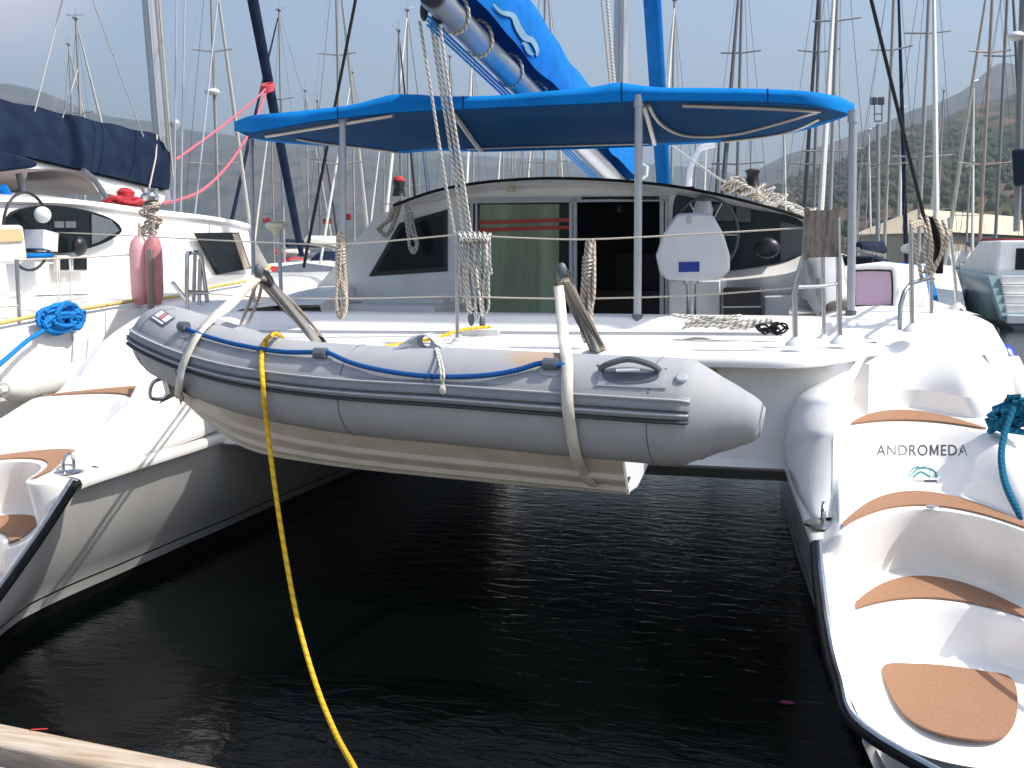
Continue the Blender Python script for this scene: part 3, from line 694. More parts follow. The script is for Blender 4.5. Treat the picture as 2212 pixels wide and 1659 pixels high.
# winches on the coachroof
for (x, y, h_) in ((862,425,.13), (1625,402,.10)):
    b_ = at(x, y, Y=9.5)
    mb = MB(); mb.lathe(b_, [(.001,0),(.07,0),(.06,.03),(.05,.09),(.066,.13),(.05,.145),(.001,.15)], 18); wn_ = mb.build('winch', M['black'], cat)
    if x < 1000: mb = MB(); mb.lathe(b_+V((0,0,.145)), [(.001,0),(.058,.002),(.05,.03),(.03,.045),(.001,.05)], 14); mb.build('winch_cover', M['red'], wn_)
# mast, boom, sail bag, furled jib, shrouds
mast_b = V((XC, 12.0, 2.75))
mb = MB(); mp_ = [V((XC, 12.0+.01*i, 2.7+1.0*i)) for i in range(16)]
mb.tube(mp_, .105, 20, sq=.86); ms = mb.build('mast', M['alu'], cat)
mb = MB()
for dx_ in (-.03, .0, .035): mb.bar((XC+dx_, 11.875, 2.9), (XC+dx_, 12.02, 17.5), .012, .01, up=(0,1,0))
mb.build('mast_track', M['paintalu'], ms)
jb = [at(1434,392,Y=17.3), at(1424,250,Y=17.3)]; jt = jb[0]+(jb[1]-jb[0])*6
jt = V((XC, 13.2, 16.5))
jP = [jb[0].lerp(jt, t) for t in (0,.1,.25,.5,.75,1)]
jb0 = at(1433,390,Y=17.0); jb1 = at(1409,2,Y=15.6)
mb = MB(); mb.tube([jb0+(jb0-jb1)*.25, jb0, jb0.lerp(jb1, .5), jb1, jb1+(jb1-jb0)*1.5], [.06,.115,.125,.13,.09], 12); mb.build('furled_jib', M['blue'], cat)
be = at(952,8,Y=6.35); bg_ = at(1352,412,Y=11.85)
bdir = (be-bg_).normalized(); be2 = be+bdir*.12
mb = MB(); mb.tube([bg_, be2], .088, 20, sq=1.0); boom = mb.build('boom', M['alu'], cat)
mb = MB(); mb.lathe(be2, [(.001,0),(.07,0),(.075,.05),(.001,.06)], 14, axis=tuple(bdir)); mb.build('boom_end_cap', M['black'], boom)
side = bdir.cross(V((0,0,1))).normalized(); upv = side.cross(bdir)
if upv.z < 0: upv = -upv
secs = []
for i in range(30):
    t = i/29; c_ = bg_.lerp(be2, .02+t*.95); hh = .60-.14*t+.03*math.sin(t*9)+(.05*math.sin(3.1*t) if t > .1 else 0); ww = .15+.015*math.sin(t*23)
    lean = .06*math.sin(t*6)
    sec = []
    for a, b in ((-1,.03),(-1.05,.2),(-.9,.45),(-.62,.72),(-.3,.93),(0,1.0),(.3,.93),(.62,.72),(.9,.45),(1.05,.2),(1,.03)):
        q = c_+side*(a*ww+lean*b)+upv*(.075+b*hh+.012*math.sin(t*40+a*5))
        sec.append(q)
    secs.append(sec)
mb = MB(); mb.loft(secs, flip=True, caps=True); sbag = mb.build('sail_cover', M['blue'], boom, sharp=80)
sbt = bvh(mb)
m2 = MB()
def sstroke(P, w_):
    P = spline([V((x, y, 0)) for x, y in P], 5); a, b = [], []
    for i, p in enumerate(P):
        t = (P[min(i+1, len(P)-1)]-P[max(i-1, 0)]).normalized(); n = V((-t.y, t.x, 0)); ww = w_*math.sin(math.pi*(.08+.84*i/(len(P)-1)))
        h1 = hit(sbt, p.x+n.x*ww, p.y+n.y*ww, .012); h2 = hit(sbt, p.x-n.x*ww, p.y-n.y*ww, .012)
        if h1 and h2: a.append(h1); b.append(h2)
    if len(a) > 1: m2.loft([a, b])
sstroke([(1062,8),(1080,26),(1104,34),(1116,58),(1130,80),(1147,88),(1157,108),(1156,120)], 7)
sstroke([(1124,92),(1132,96),(1140,112),(1150,118)], 5)
if m2.v: m2.build('cover_emblem', mat('pale_blue_print', (.17,.30,.38), .8), sbag)
for t in (.62, .74, .86, .94):                # loops of line round the boom
    m2 = MB(); c_ = bg_.lerp(be2, t); m2.tube([c_+side*.10*math.cos(a*.33)+upv*(.02+.11*math.sin(a*.33))+bdir*(.05*math.sin(a*.33)) for a in range(20)], .012, 6); m2.build('reef_line', M['wrope'], boom)
m2 = MB()
for o_ in (.02, .05, .08): m2.tube([bg_-upv*(.095+o_)+side*(.03), be2-upv*(.10+o_*.9)+side*.03], .008, 6)
m2.build('outhaul_line', M['azrope'], boom)
m2 = MB(); m2.tube([at(1380,353,Y=11.6)+V((.0,0,0)), at(1398,362,Y=11.5), at(1396,378,Y=11.5), at(1380,389,Y=11.5)], .022, 8); m2.build('cover_strap', M['fwhite'], boom)

# ---- bimini
M['bim'] = translucent(mat('azure_awning', (.004,.235,.66), .8, var=.18, vscale=3, bump=.35, bscale=6, spec=.1), (.004,.22,.62), .22)
YA, YF = 7.16, 9.0
AFT = [(506,264,281),(540,250,286),(600,244,276),(680,236,262),(760,226,252),(815,212,246),(850,204,243),(900,204,240),(960,208,237),(1070,206,232),(1180,197,227),(1260,190,224),(1300,184,222),(1335,178,220),(1380,184,218),(1440,189,217),(1560,190,218),(1680,193,221),(1760,199,228),(1815,210,240),(1846,226,250)]
FWD = [(512,283),(548,299),(610,309),(685,314),(755,318),(815,324),(868,331),(920,327),(965,326),(1035,328),(1105,327),(1180,325),(1240,323),(1300,321),(1355,318),(1440,314),(1530,309),(1620,302),(1710,288),(1788,266),(1842,246)]
def ends(k): return min(1, k/1.6, (20-k)/1.6)
colsA = []
for k, ((x, yt, yb), (fx, fy)) in enumerate(zip(AFT, FWD)):
    e = ends(k)**.6; ya = 8.0+(YA-8.0)*e; yf = 8.1+(YF-8.1)*e
    at_ = at(x, yt, Y=ya+.03); ab = at(x, yb, Y=ya); am = at(x, (yt*.6+yb*.4), Y=ya-.012)
    ff = at(fx, fy, Y=yf); ft = ff+V((0,.02,.05))
    mid = at_.lerp(ft, .5)+V((0,0,.015)); um = ab.lerp(ff, .45)+V((0,0,.055))
    ub = ab+V((0,.04,.03)); uf = ff+V((0,-.05,.02))
    colsA.append([ab, am, at_, at_.lerp(mid, .5)+V((0,0,.01)), mid, mid.lerp(ft, .5), ft, ff, uf, um, ub])
cs = []
for q in range(11): cs.append(spline([c[q] for c in colsA], 5))
mb = MB(); mb.loft(cs+[cs[0]], flip=False)
bim = mb.build('bimini', M['bim'], cat, sharp=80)
btree = bvh(mb)
def under(lst, r_=.014, n=5, nm='bimini_tube', off=.016):
    P = [hit(btree, x, y, off) for x, y in [(p.x, p.y) for p in spline([V((x, y, 0)) for x, y in lst], n)]]
    P = [p for p in P if p]
    if len(P) > 2:
        m_ = MB(); m_.tube(P[:1]+[(P[i-1]+P[i]*2+P[i+1])/4 for i in range(1, len(P)-1)]+P[-1:], r_, 8); m_.build(nm, M['mastb2'], bim)
M['mastb2'] = mat('pale_frame_tube', (.42,.39,.36), .35, .5)
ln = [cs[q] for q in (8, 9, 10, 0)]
m_ = MB(); m_.loft([[p-V((0,0,.006)) for p in c] for c in ln]); m_.build('shaded_underside', translucent(mat('blue_shaded_underside', (.004,.075,.19), .85, bump=.25, bscale=7, spec=.1), (.004,.16,.5), .3), bim, sharp=80)  # underside of the same cloth, its shade put into a darker blue
for k in (18, 42, 66, 84):                   # stitched seams of the cloth panels
    m_ = MB(); m_.tube([cs[q][k]+V((0,-.002,.002)) for q in (0,1,2)], .004, 5); m_.build('seam', M['navy'], bim)
fl_a, fl_b = [], []                          # hanging flap along the forward hem
for i in range(40):
    x = 1046+i*(1376-1046)/39; a_ = hit(btree, x, 306-.018*(x-1046), .012); b_ = at(x, 327-.03*(x-1046), Y=8.97)
    if a_: fl_a.append(V((b_.x, 8.95, b_.z+.10))); fl_b.append(V((b_.x, 8.955+.006*math.sin(i*1.1), b_.z-.004)))
m_ = MB(); m_.loft([fl_a, fl_b]); m_.build('flap', M['blue'], bim)
under([(575,290),(650,277),(740,262),(800,252),(850,244)], .017)
under([(978,240),(1000,268),(1022,300),(1040,322)], .02)
under([(1390,222),(1402,260),(1414,306)], .02)
under([(1402,222),(1418,252),(1440,272),(1475,287),(1530,291),(1600,283),(1680,262),(1768,236)])
under([(1474,222),(1560,225),(1680,229),(1772,234)], .016)
under([(1010,318),(1150,313),(1300,309),(1400,306)], .008)
under([(640,296),(700,306),(800,318),(860,326)], .012)
under([(1560,302),(1650,292),(1720,276),(1770,252)], .012)
# posts
for (xt, yt, xb, yb, y_, r_) in ((740,245,741,690,7.22,.024), (1380,205,1377,690,7.18,.027), (1843,238,1838,682,7.35,.027), (543,300,548,668,8.1,.017)):
    a_, b_ = at(xt, yt, Y=y_), at(xb, yb, Y=y_)
    mb = MB(); mb.tube([b_, a_], r_, 14); po_ = mb.build('bimini_post', M['paintalu'], cat)
    mb = MB(); mb.tube([b_-V((0,0,.02)), b_+V((0,0,.035))], r_*1.35, 14); mb.build('post_foot', M['hypd'], po_)
    mb = MB(); mb.tube([a_-V((0,0,.08)), a_+V((0,0,.0))], r_*1.25, 14); mb.build('post_collar', M['paintalu'], po_)

# ---- rails, stanchions, lifelines
def stanchion(P, foot=True, r_=.0135, nm='stanchion'):
    mb = MB(); mb.tube(P, r_, 10); o = mb.build(nm, M['steel'], cat)
    if foot:
        b_ = P[0]; mb = MB(); mb.lathe(b_+V((0,0,-.012)), [(.001,0),(.06,0),(.055,.012),(.03,.035),(.018,.05),(.001,.05)], 14); mb.build('stanchion_foot', M['wplas'], o)
    return o
stanchion([at(988,742,Y=6.3), at(988,505,Y=6.3)])
stanchion([at(1718,742,Y=6.25), at(1716,640,Y=6.25), at(1722,600,Y=6.25), at(1738,548,Y=6.25), at(1742,470,Y=6.25)], r_=.016)
stanchion([at(1814,738,Y=6.45), at(1810,470,Y=6.45)], r_=.016)
stanchion([at(1780,734,Y=6.9), at(1776,460,Y=6.9)], r_=.013)
mb = MB(); mb.tube([at(1716,620,Y=6.25), at(1775,618,Y=6.4), at(1812,612,Y=6.45)], .011, 8); mb.build('pushpit_rail', M['steel'], cat)
mb = MB(); mb.tube([at(1772,600,Y=6.42), at(1772,624,Y=6.42)], .02, 8); mb.build('rail_clamp', M['steel'], cat)
stanchion([at(1943,713,Y=6.9), at(1945,660,Y=6.9), at(1954,630,Y=6.95), at(1968,612,Y=7.0), at(2010,600,Y=7.3)], False, .014)
stanchion([at(1970,712,Y=6.9), at(1968,490,Y=6.9)])
stanchion([at(2012,697,Y=7.4), at(2010,500,Y=7.4)])
stanchion([at(2068,665,Y=8.2), at(2050,470,Y=8.2)])
for P in ([at(330,512,Y=7.4), at(560,523,Y=7.0), at(740,527,Y=6.7), at(988,507,Y=6.3)], [at(988,507,Y=6.3), at(1130,514,Y=6.28), at(1270,517,Y=6.26), at(1500,506,Y=6.25), at(1738,492,Y=6.25)],
          [at(400,630,Y=7.3), at(560,642,Y=6.9), at(740,645,Y=6.7), at(988,640,Y=6.3)], [at(988,640,Y=6.3), at(1130,644,Y=6.28), at(1270,645,Y=6.26), at(1500,638,Y=6.25), at(1718,622,Y=6.25)],
          [at(370,514,Y=7.6), at(200,505,Y=8.2), at(60,500,Y=9)]):
    mb = MB(); mb.tube(spline(P, 6), .006, 6); mb.build('lifeline', M['line'], cat)
# port pushpit gate: inverted U tubes
for P in ([at(404,675,Y=7.3), at(405,560,Y=7.3), at(408,545,Y=7.3), at(420,545,Y=7.3)] and [at(403,670,Y=7.2), at(404,560,Y=7.2), at(410,547,Y=7.25), at(424,546,Y=7.3), at(434,556,Y=7.4), at(450,670,Y=7.5)],
          [at(418,660,Y=7.6), at(421,545,Y=7.6)], [at(430,665,Y=7.4), at(432,560,Y=7.4)], [at(404,630,Y=7.25), at(447,634,Y=7.45)], [at(372,610,Y=7.1), at(402,648,Y=7.2)]):
    stanchion(spline(P, 4) if len(P) > 3 else P, False, .017, 'pushpit_tube')
# opened deck hatch with lilac pane
hp_ = spline([V((x, y, 0)) for x, y in ((1842,586),(1850,578),(1920,578),(1932,588),(1934,654),(1924,666),(1850,668),(1841,660))], 3, True)
mb = MB(); mb.tube([at(p.x, p.y, Y=8.0) for p in hp_+hp_[:2]], .022, 8, caps=False); hf = mb.build('deck_hatch', M['wplas'], cat)
hp2 = spline([V((x, y, 0)) for x, y in ((1847,592),(1854,585),(1916,585),(1926,593),(1927,650),(1919,660),(1854,661),(1847,653))], 3, True)
mb = MB(); mb.prism([at(p.x, p.y, Y=7.992) for p in hp2], (0,.006,0)); mb.build('hatch_pane', M['purple'], hf)
mb = MB(); mb.tube([at(p.x, p.y, Y=7.985) for p in hp2+hp2[:2]], .006, 6, caps=False); mb.build('hatch_gasket', M['rubber'], hf)
mb = MB(); mb.bar(at(1840,672,Y=7.98), at(1935,672,Y=7.98), .03, .03); mb.build('hatch_hinge', M['alu'], hf)
# mainsheet track
mb = MB(); mb.bar(at(560,716,Y=6.8), at(1690,722,Y=6.8), .035, .02); trk = mb.build('sheet_track', M['alu'], cat)
mb = MB(); mb.bar(at(1000,719,Y=6.78), at(1078,719,Y=6.78), .06, .04); mb.build('track_car', M['wplas'], trk)
mb = MB(); rnd = random.Random(15)           # lines flung over the starboard rails
for k in range(5):
    xa = 1968+k*17; mb.tube(spline([at(xa, 470+rnd.uniform(-6,8), Y=7.15), at(xa+8+rnd.uniform(-6,10), 505, Y=7.1), at(xa+rnd.uniform(-4,18), 545, Y=7.12), at(2000+rnd.uniform(-14,22), 585+rnd.uniform(0,20), Y=7.15)], 5), .012, 6)
for k in range(3): mb.tube(spline([at(1966,486+6*k,Y=6.92), at(1990,478+4*k,Y=7.05), at(2010,500+5*k,Y=7.38), at(2052,498+5*k,Y=8.1)], 5), .010, 6)
solo(mb, 'rope_tangle', M['rope'], 'tangle of beige ropes flung over the starboard rails by the side deck', 'rope')
mb = MB()
for k in range(3): mb.tube(spline([at(1996+k*8,468,Y=7.2), at(2012+k*6,500,Y=7.2), at(2022+k*5,545,Y=7.22), at(2026+k*3,590,Y=7.25)], 5), .016, 6)
solo(mb, 'black_hose', M['rubber'], 'black hoses hanging over the starboard rails among beige ropes', 'hose')
# antenna on its post
mb = MB(); mb.tube([at(608,652,Y=7.8), at(602,500,Y=7.8)], .016, 10); an = mb.build('antenna_post', M['paintalu'], cat)
mb = MB(); mb.lathe(at(597,508,Y=7.8), [(.001,0),(.024,0),(.036,.03),(.082,.062),(.085,.09),(.068,.105),(.001,.11)], 18); mb.build('antenna', M['rad'], an)
# small locker door and seam on the aft wall
panel([(1508,776),(1548,776),(1548,812),(1508,812)], 'wall_locker', mat('tan_panel', (.42,.29,.14), .6), Y=6.225, th=.01)

# ==================================================================== DINGHY hung across the stern
KD = .82                                     # the dinghy is measured at a nominal distance, then set to its real one
def sc(p): return EYE+(p-EYE)*KD
XF = sc
din = thing('inflatable_dinghy', 'grey inflatable dinghy slung across the stern of the catamaran on two webbing straps', 'dinghy', tuple(sc(V((-1.9, 5.25, 1.4)))))
NEAR = [((1643,908),4.73,.06),((1636,907),4.73,.09),((1605,904),4.73,.124),((1552,898),4.74,.174),((1490,891),4.75,.240),((1440,888),4.76,.245),((1380,884),4.78,.245),((1200,872),4.83,.243),((1000,857),4.90,.240),((820,846),4.97,.234),((680,832),5.03,.228),((560,813),5.11,.221),((470,788),5.21,.215),((410,763),5.34,.212),((374,744),5.50,.21),((366,735),5.68,.21)]
P0 = [at(*p, Y=y) for p, y, r_ in NEAR]; r0_ = [r_ for *_, r_ in NEAR]
cy = 5.68
def mirror(p):                                # far tube: across the dinghy's centreline and lower (she hangs heeled inboard)
    f_ = (p.x-P0[-1].x)/(P0[0].x-P0[-1].x); yc = cy-.50+0*f_ if False else 5.68-(5.68-5.27)*min(1, max(0, f_)*2.2)
    return V((p.x, 2*yc-p.y, p.z-.16*min(1, (2*yc-2*p.y)/1.0)))
far = [mirror(p) for p in P0[:-1]][::-1]
PP = P0+far; RR = r0_+r0_[:-1][::-1]
cen = spline(PP, 4)
rad = []
for i in range(len(PP)-1):
    for k in range(4): rad.append(RR[i]+(RR[i+1]-RR[i])*k/4)
rad.append(RR[-1])
mb = MB(); mb.tube(cen, rad, 32); tube_mb = MB(); tube_mb.v = list(mb.v); tube_mb.f = list(mb.f); tub = mb.build('tube', M['hyp'], din, sharp=60)
dtree = bvh(mb)
def ring_frame(i):
    t = (cen[min(i+1, len(cen)-1)]-cen[max(i-1, 0)]).normalized(); out = t.cross(V((0,0,1))).normalized(); up = out.cross(t)
    if up.z < 0: up = -up
    return t, out, up
# which way is outboard
def outboard(i):
    t, o_, u_ = ring_frame(i); c_ = V((cen[i].x, 5.3, cen[i].z))
    cc = V((max(cen[i].x, -2.9), 5.35, cen[i].z))
    return o_ if (cen[i]-cc).dot(o_) > 0 else -o_, u_
i0 = 15; i1 = len(cen)-18
def strake(h0, h1, bulge, nm, m_, i0=i0, i1=i1, par=None):
    rws = []
    for i in range(i0, i1+1):
        o_, u_ = outboard(i); row = []
        for k in range(7):
            a = h0+(h1-h0)*k/6; b = bulge*math.sin(math.pi*k/6)**.6
            row.append(cen[i]+(o_*math.cos(a)+u_*math.sin(a))*(rad[i]+.003+b))
        rws.append(row)
    m_2 = MB(); m_2.loft(rws); return m_2.build(nm, m_, par or din, sharp=70)
rub = strake(-.07, .42, .012, 'rub_strake', mat('warm_grey_rubber', (.25,.255,.262), .5, var=.12, vscale=9))
strake(.29, .36, .022, 'strake_rib', M['hypl'], par=rub)
strake(.125, .165, .026, 'strake_line', M['hypb'], par=rub)
strake(.03, .12, .026, 'strake_rib', M['hypl'], par=rub)
strake(-.09, .0, .028, 'strake_line', M['hypb'], par=rub)
# seams
for i in (21, 37, 49, 56):
    o_, u_ = outboard(i); m_2 = MB(); m_2.tube([cen[i]+(o_*math.cos(a*.15)+u_*math.sin(a*.15))*(rad[i]+.0005) for a in range(-9, 12)], .0028, 4); m_2.build('seam', M['hypd'], tub)
# rigid hull: stations across from near chine over the keel to the far chine
KEEL = spline([at(368,800,Y=5.58), at(388,850,Y=5.55), at(440,905,Y=5.5), at(540,972,Y=5.45), at(700,1003,Y=5.4), at(950,1030,Y=5.34), at(1200,1052,Y=5.3), at(1347,1064,Y=5.27), at(1352,1064,Y=5.27)], 5)
rws = []
for i, k in enumerate(KEEL):
    t = i/(len(KEEL)-1)
    # nearest near-tube point by x
    j = min(range(0, 66), key=lambda q: abs(cen[q].x-k.x)+(0 if q < 62 else .0)); o_, u_ = outboard(j)
    nb = cen[j]-u_*(rad[j]*.93)+o_*rad[j]*(-.10)
    fb = V((k.x, 2*k.y-nb.y, nb.z-.13)) if True else None
    row = []
    for s_, dz in ((0,0),(.12,-.004),(.30,0.0),(.31,-.022),(.34,-.024),(.36,.0),(.60,.004),(.61,-.02),(.65,-.022),(.67,.004),(.88,.006),(.90,-.012),(1,0)):
        p = nb.lerp(k, s_); p.z += dz*min(1, t*3); p.z -= .05*math.sin(s_*math.pi)*(.4+.6*t); row.append(p)
    for s_ in (.12,.4,.7,1): 
        p = k.lerp(fb, s_); p.z -= .03*math.sin(s_*math.pi); row.append(p)
    rws.append(row)
mb = MB(); mb.loft(rws, flip=False); hull_mb = MB(); hull_mb.v = list(mb.v); hull_mb.f = list(mb.f); mb.build('rigid_hull', M['cream'], din, sharp=25)
k_ = KEEL[-1]
mb = MB(); mb.prism([k_+V((-.02,0,-.005)), at(1336,1003,Y=5.12), V((-.80,4.98,1.62)), V((-.80,5.70,1.5)), at(1388,1003,Y=5.62), at(1364,1052,Y=5.40)], (.035,0,0)); tr_ = mb.build('transom', M['wplas'], din, bevel=.006)
mb = MB(); mb.bar(at(1350,1050,Y=5.25), at(1358,1030,Y=5.25), .03, .02); mb.build('drain_bung', M['black'], tr_)
# bow eye
e0 = at(356,838,Y=5.45)
mb = MB(); mb.tube(spline([e0+V((.03,0,.06)), e0+V((-.04,-.05,.04)), e0+V((-.06,-.06,-.05)), e0+V((0,-.02,-.06)), e0+V((.03,0,-.02))], 4), .011, 8); mb.tube([e0+V((.02,-.03,.08)), e0+V((.05,-.03,-.03))], .022, 8); mb.build('bow_eye', M['steel'], din)
# grab handle: pad with recess and bridge
def patch(lst, nm, m_, off=.006, par=None):
    P = [hit(dtree, p.x, p.y, off) for p in spline([V((x, y, 0)) for x, y in lst], 3, True)]
    P = [p for p in P if p]; n = len(P); c_ = sum(P, V((0,0,0)))/n
    m_2 = MB(); Q = [hit(dtree, 1106, 0, 0)] if False else None
    # fan with an inner ring that follows the curved tube
    cx_ = sum(x for x, y in lst)/len(lst); cy_ = sum(y for x, y in lst)/len(lst)
    ring = [(p.x, p.y) for p in spline([V((x, y, 0)) for x, y in lst], 3, True)]
    rr = []
    for f_ in (1.0, .75, .5, .25, .02): rr.append([hit(dtree, cx_+(x-cx_)*f_, cy_+(y-cy_)*f_, off, 4.8) for x, y in ring])
    m_2.loft(rr, closed=True)
    base = [hit(dtree, x, y, -.004, 4.8) for x, y in ring]; m_2.loft([base, rr[0]], closed=True)
    return m_2.build(nm, m_, par or din, sharp=60)
hpad = patch([(1296,793),(1300,790),(1430,797),(1434,801),(1432,836),(1428,840),(1294,834),(1291,830)], 'handle_pad', M['hyp'], .007)
patch([(1300,806),(1312,800),(1360,797),(1410,803),(1424,810),(1418,822),(1390,829),(1350,830),(1312,824)], 'handle_recess', M['hypd'], .011, hpad)
P = [hit(dtree, x, y, o_) for x, y, o_ in ((1298,801,.015),(1320,801,.045),(1364,797,.06),(1410,804,.045),(1426,806,.015))]
mb = MB(); mb.tube(spline(P, 4), .014, 8); mb.build('handle_grip', M['hypd'], hpad)
mb = MB(); mb.tube([hit(dtree, 1335,810,.035), hit(dtree, 1385,811,.035)], .008, 6); mb.build('grip_inset', M['wplas'], hpad)
# lifeline with its holders
LR = [(404,714,.018),(420,722,.02),(450,733,.022),(500,747,.021),(560,759,.021),(620,767,.021),(690,770,.03),(712,771,.03),(760,788,.021),(820,802,.021),(900,814,.021),(980,818,.021),(1060,814,.021),(1120,805,.021),(1170,795,.03),(1205,799,.03),(1222,796,.02)]
P = [hit(dtree, x, y, o_) for x, y, o_ in LR]; P = spline([p for p in P if p], 4)
mb = MB(); mb.tube(P, .0125, 8); mb.build('grab_line', M['bluerope'], din)
for x, y, ww in ((697,773,20),(1192,797,24),(402,715,12)):
    b_ = patch([(x-ww,y+13),(x-ww+4,y-8),(x+ww-4,y-8),(x+ww,y+13)], 'line_holder', M['hypl'], .006)
    p1, p2 = hit(dtree, x-ww*.62, y-2, .028), hit(dtree, x+ww*.62, y-1, .028)
    mb = MB(); mb.tube([p1, p2], .028, 10); mb.build('holder_sleeve', M['hypd'], b_)
v_ = hit(dtree, 1472, 818, .004); n_v = (v_-cen[17]).normalized(); mb = MB(); mb.lathe(v_, [(.001,-.004),(.026,-.004),(.026,.006),(.02,.012),(.001,.012)], 16, axis=tuple(n_v)); mb.build('valve', M['hypl'], tub)
mb = MB(); mb.tube([cen[1]+(cen[1]-cen[3]).normalized()*.0, cen[2]], [rad[1]+.004, rad[2]+.004], 24); mb.build('end_ring', M['hypd'], tub)
# oarlock: moulded triangle with a hole
oc = at(913,741,Y=4.98)
mb = MB(); tri = spline([V((x, y, 0)) for x, y in ((832,762),(850,754),(886,730),(906,722),(925,722),(942,735),(962,756),(970,765),(930,768),(880,766))], 4, True)
n_ = len(tri); 
hole = [(915+15*math.cos(2*math.pi*k/n_), 738+13*math.sin(2*math.pi*k/n_)) for k in range(n_)]
# start both loops at the same bearing
ang = lambda p: math.atan2(p[1]-738, p[0]-915)
outer = sorted([(p.x, p.y) for p in tri], key=ang); hole = sorted(hole, key=ang)
yb_ = 4.985
fr_ = [at(x, y, Y=4.885 if y > 752 else 4.905) for x, y in outer]; fh = [at(x, y, Y=4.90) for x, y in hole]
mb.loft([[p+V((0,.09,0)) for p in fr_], fr_, [a.lerp(b, .55)+V((0,-.010,0)) for a, b in zip(fr_, fh)], fh, [p+V((0,.09,0)) for p in fh], [p+V((0,.09,0)) for p in fr_]], closed=True); mb.build('oarlock', M['hypl'], din, sharp=60)
# maker's patch near the bow: white lozenge with a red stroke
def quadpatch(c, nm, m_, off, par):          # c: four photo points
    a, b, c_, d = [V((x, y, 0)) for x, y in c]; rws = []
    for i in range(6):
        l, r_ = a.lerp(d, i/5), b.lerp(c_, i/5); rws.append([hit(dtree, l.lerp(r_, k/5).x, l.lerp(r_, k/5).y, off, 4.8) for k in range(6)])
    m_2 = MB(); m_2.loft(rws); return m_2.build(nm, m_, par)
QA, QB, QC, QD = V((322,687,0)), V((349,669,0)), V((380,688,0)), V((353,707,0))
def q_uv(u0, v0, u1, v1):                    # u runs from the lettering side (A-D) to B-C, v from A-B to D-C
    f_ = lambda u_, v_: QA.lerp(QB, u_).lerp(QD.lerp(QC, u_), v_)
    return [tuple(f_(*q))[:2] for q in ((u0,v0),(u1,v0),(u1,v1),(u0,v1))]
lp = quadpatch(q_uv(0,0,1,1), 'maker_patch', M['hypd'], .004, din)
quadpatch(q_uv(.10,.12,.24,.88), 'patch_lettering', M['wplas'], .007, lp)
quadpatch(q_uv(.34,.10,.92,.36), 'patch_mark', M['wplas'], .007, lp)
quadpatch(q_uv(.34,.40,.92,.56), 'patch_stroke', mat('pink_print', (.6,.17,.22), .5), .007, lp)
quadpatch(q_uv(.34,.60,.92,.90), 'patch_mark', M['wplas'], .007, lp)

allb = MB(); allb.v = list(tube_mb.v); allb.f = [list(f) for f in tube_mb.f]; o_n = len(allb.v); allb.v += list(hull_mb.v); allb.f += [[k+o_n for k in f] for f in hull_mb.f]; atree = bvh(allb)
# ---- webbing straps, davits, falls
def strap(lst, wd, label, extra_low):
    P = []
    for q in lst:
        x, y, o_ = q[:3]
        P.append(at(x, y, Y=q[3]) if len(q) > 3 else hit(atree, x, y, o_))
    P = [p for p in P if p]+extra_low
    P = spline(P, 5); a, b = [], []
    for i, p in enumerate(P):
        t = (P[min(i+1, len(P)-1)]-P[max(i-1, 0)]).normalized(); d = (p-EYE).normalized(); hh_ = atree.find_nearest(p); n_ = hh_[1] if (hh_[0]-p).length < .09 else -d
        s_ = t.cross(n_).normalized(); s_ = -s_ if s_.x < 0 else s_
        a.append(p+s_*wd/2); b.append(p-s_*wd/2)
    mb = MB(); mb.loft([a, b]); return solo(mb, 'webbing_strap', M['web'], label, 'strap', 'webbing straps holding the dinghy', thick=.004)
strap([(556,598,0,5.7),(500,655,0,5.5),(458,700,.03),(436,728,.03),(418,760,.03),(406,795,.04),(401,830,.045),(402,860,.04),(411,890,.02),(428,915,.018),(455,938,.016),(490,958,.016),(530,975,.014)], .056, 'cream webbing strap round the bow end of the grey dinghy', [])
strap([(1206,618,0,5.5),(1210,650,0,5.35),(1216,720,0,5.02),(1222,768,.03),(1228,800,.03),(1231,840,.045),(1233,880,.045),(1236,920,.02),(1241,955,.018),(1248,985,.018),(1260,1012,.016),(1276,1036,.016),(1288,1048,.014)], .054, 'cream webbing strap round the stern end of the grey dinghy', [])
XF = None
def davit(foot, head, Yf, Yh, label):
    f_, h_ = at(*foot, Y=Yf), at(*head, Y=Yh)
    t = thing('davit', label, 'davit', tuple(f_), 'dinghy davits'); 
    mb = MB(); mb.tube([f_, h_], .032, 12, sq=.8); mb.build('arm', M['mastb2'], t)
    d = (h_-f_).normalized()
    mb = MB(); mb.tube([h_-d*.16, h_-d*.05, h_+d*.02], [.032,.035,.024], 10); hd = mb.build('head_block', M['black'], t)
    mb = MB(); mb.ball(h_+d*.04, .030, 10, (.8,.8,1.2)); mb.build('head_cap', M['hypd'], t)
    mb = MB(); mb.tube([f_-d*.05, f_+d*.06], .05, 10); mb.build('davit_foot', M['black'], t)
    return f_, h_, d
f1, h1, d1 = davit((690,745), (563,590), 6.2, 4.72, 'pale davit arm with black head, on the port side of the aft deck')
f2, h2, d2 = davit((1294,766), (1216,590), 6.2, 4.55, 'rope-wrapped davit arm leaning out near the middle of the aft deck')
def ropething(P, r_, m_, label, nm='rope', cat_='rope', group=None, n=8, sp=6):
    mb = MB(); mb.tube(spline(P, sp), r_, n); return solo(mb, nm, m_, label, cat_, group)
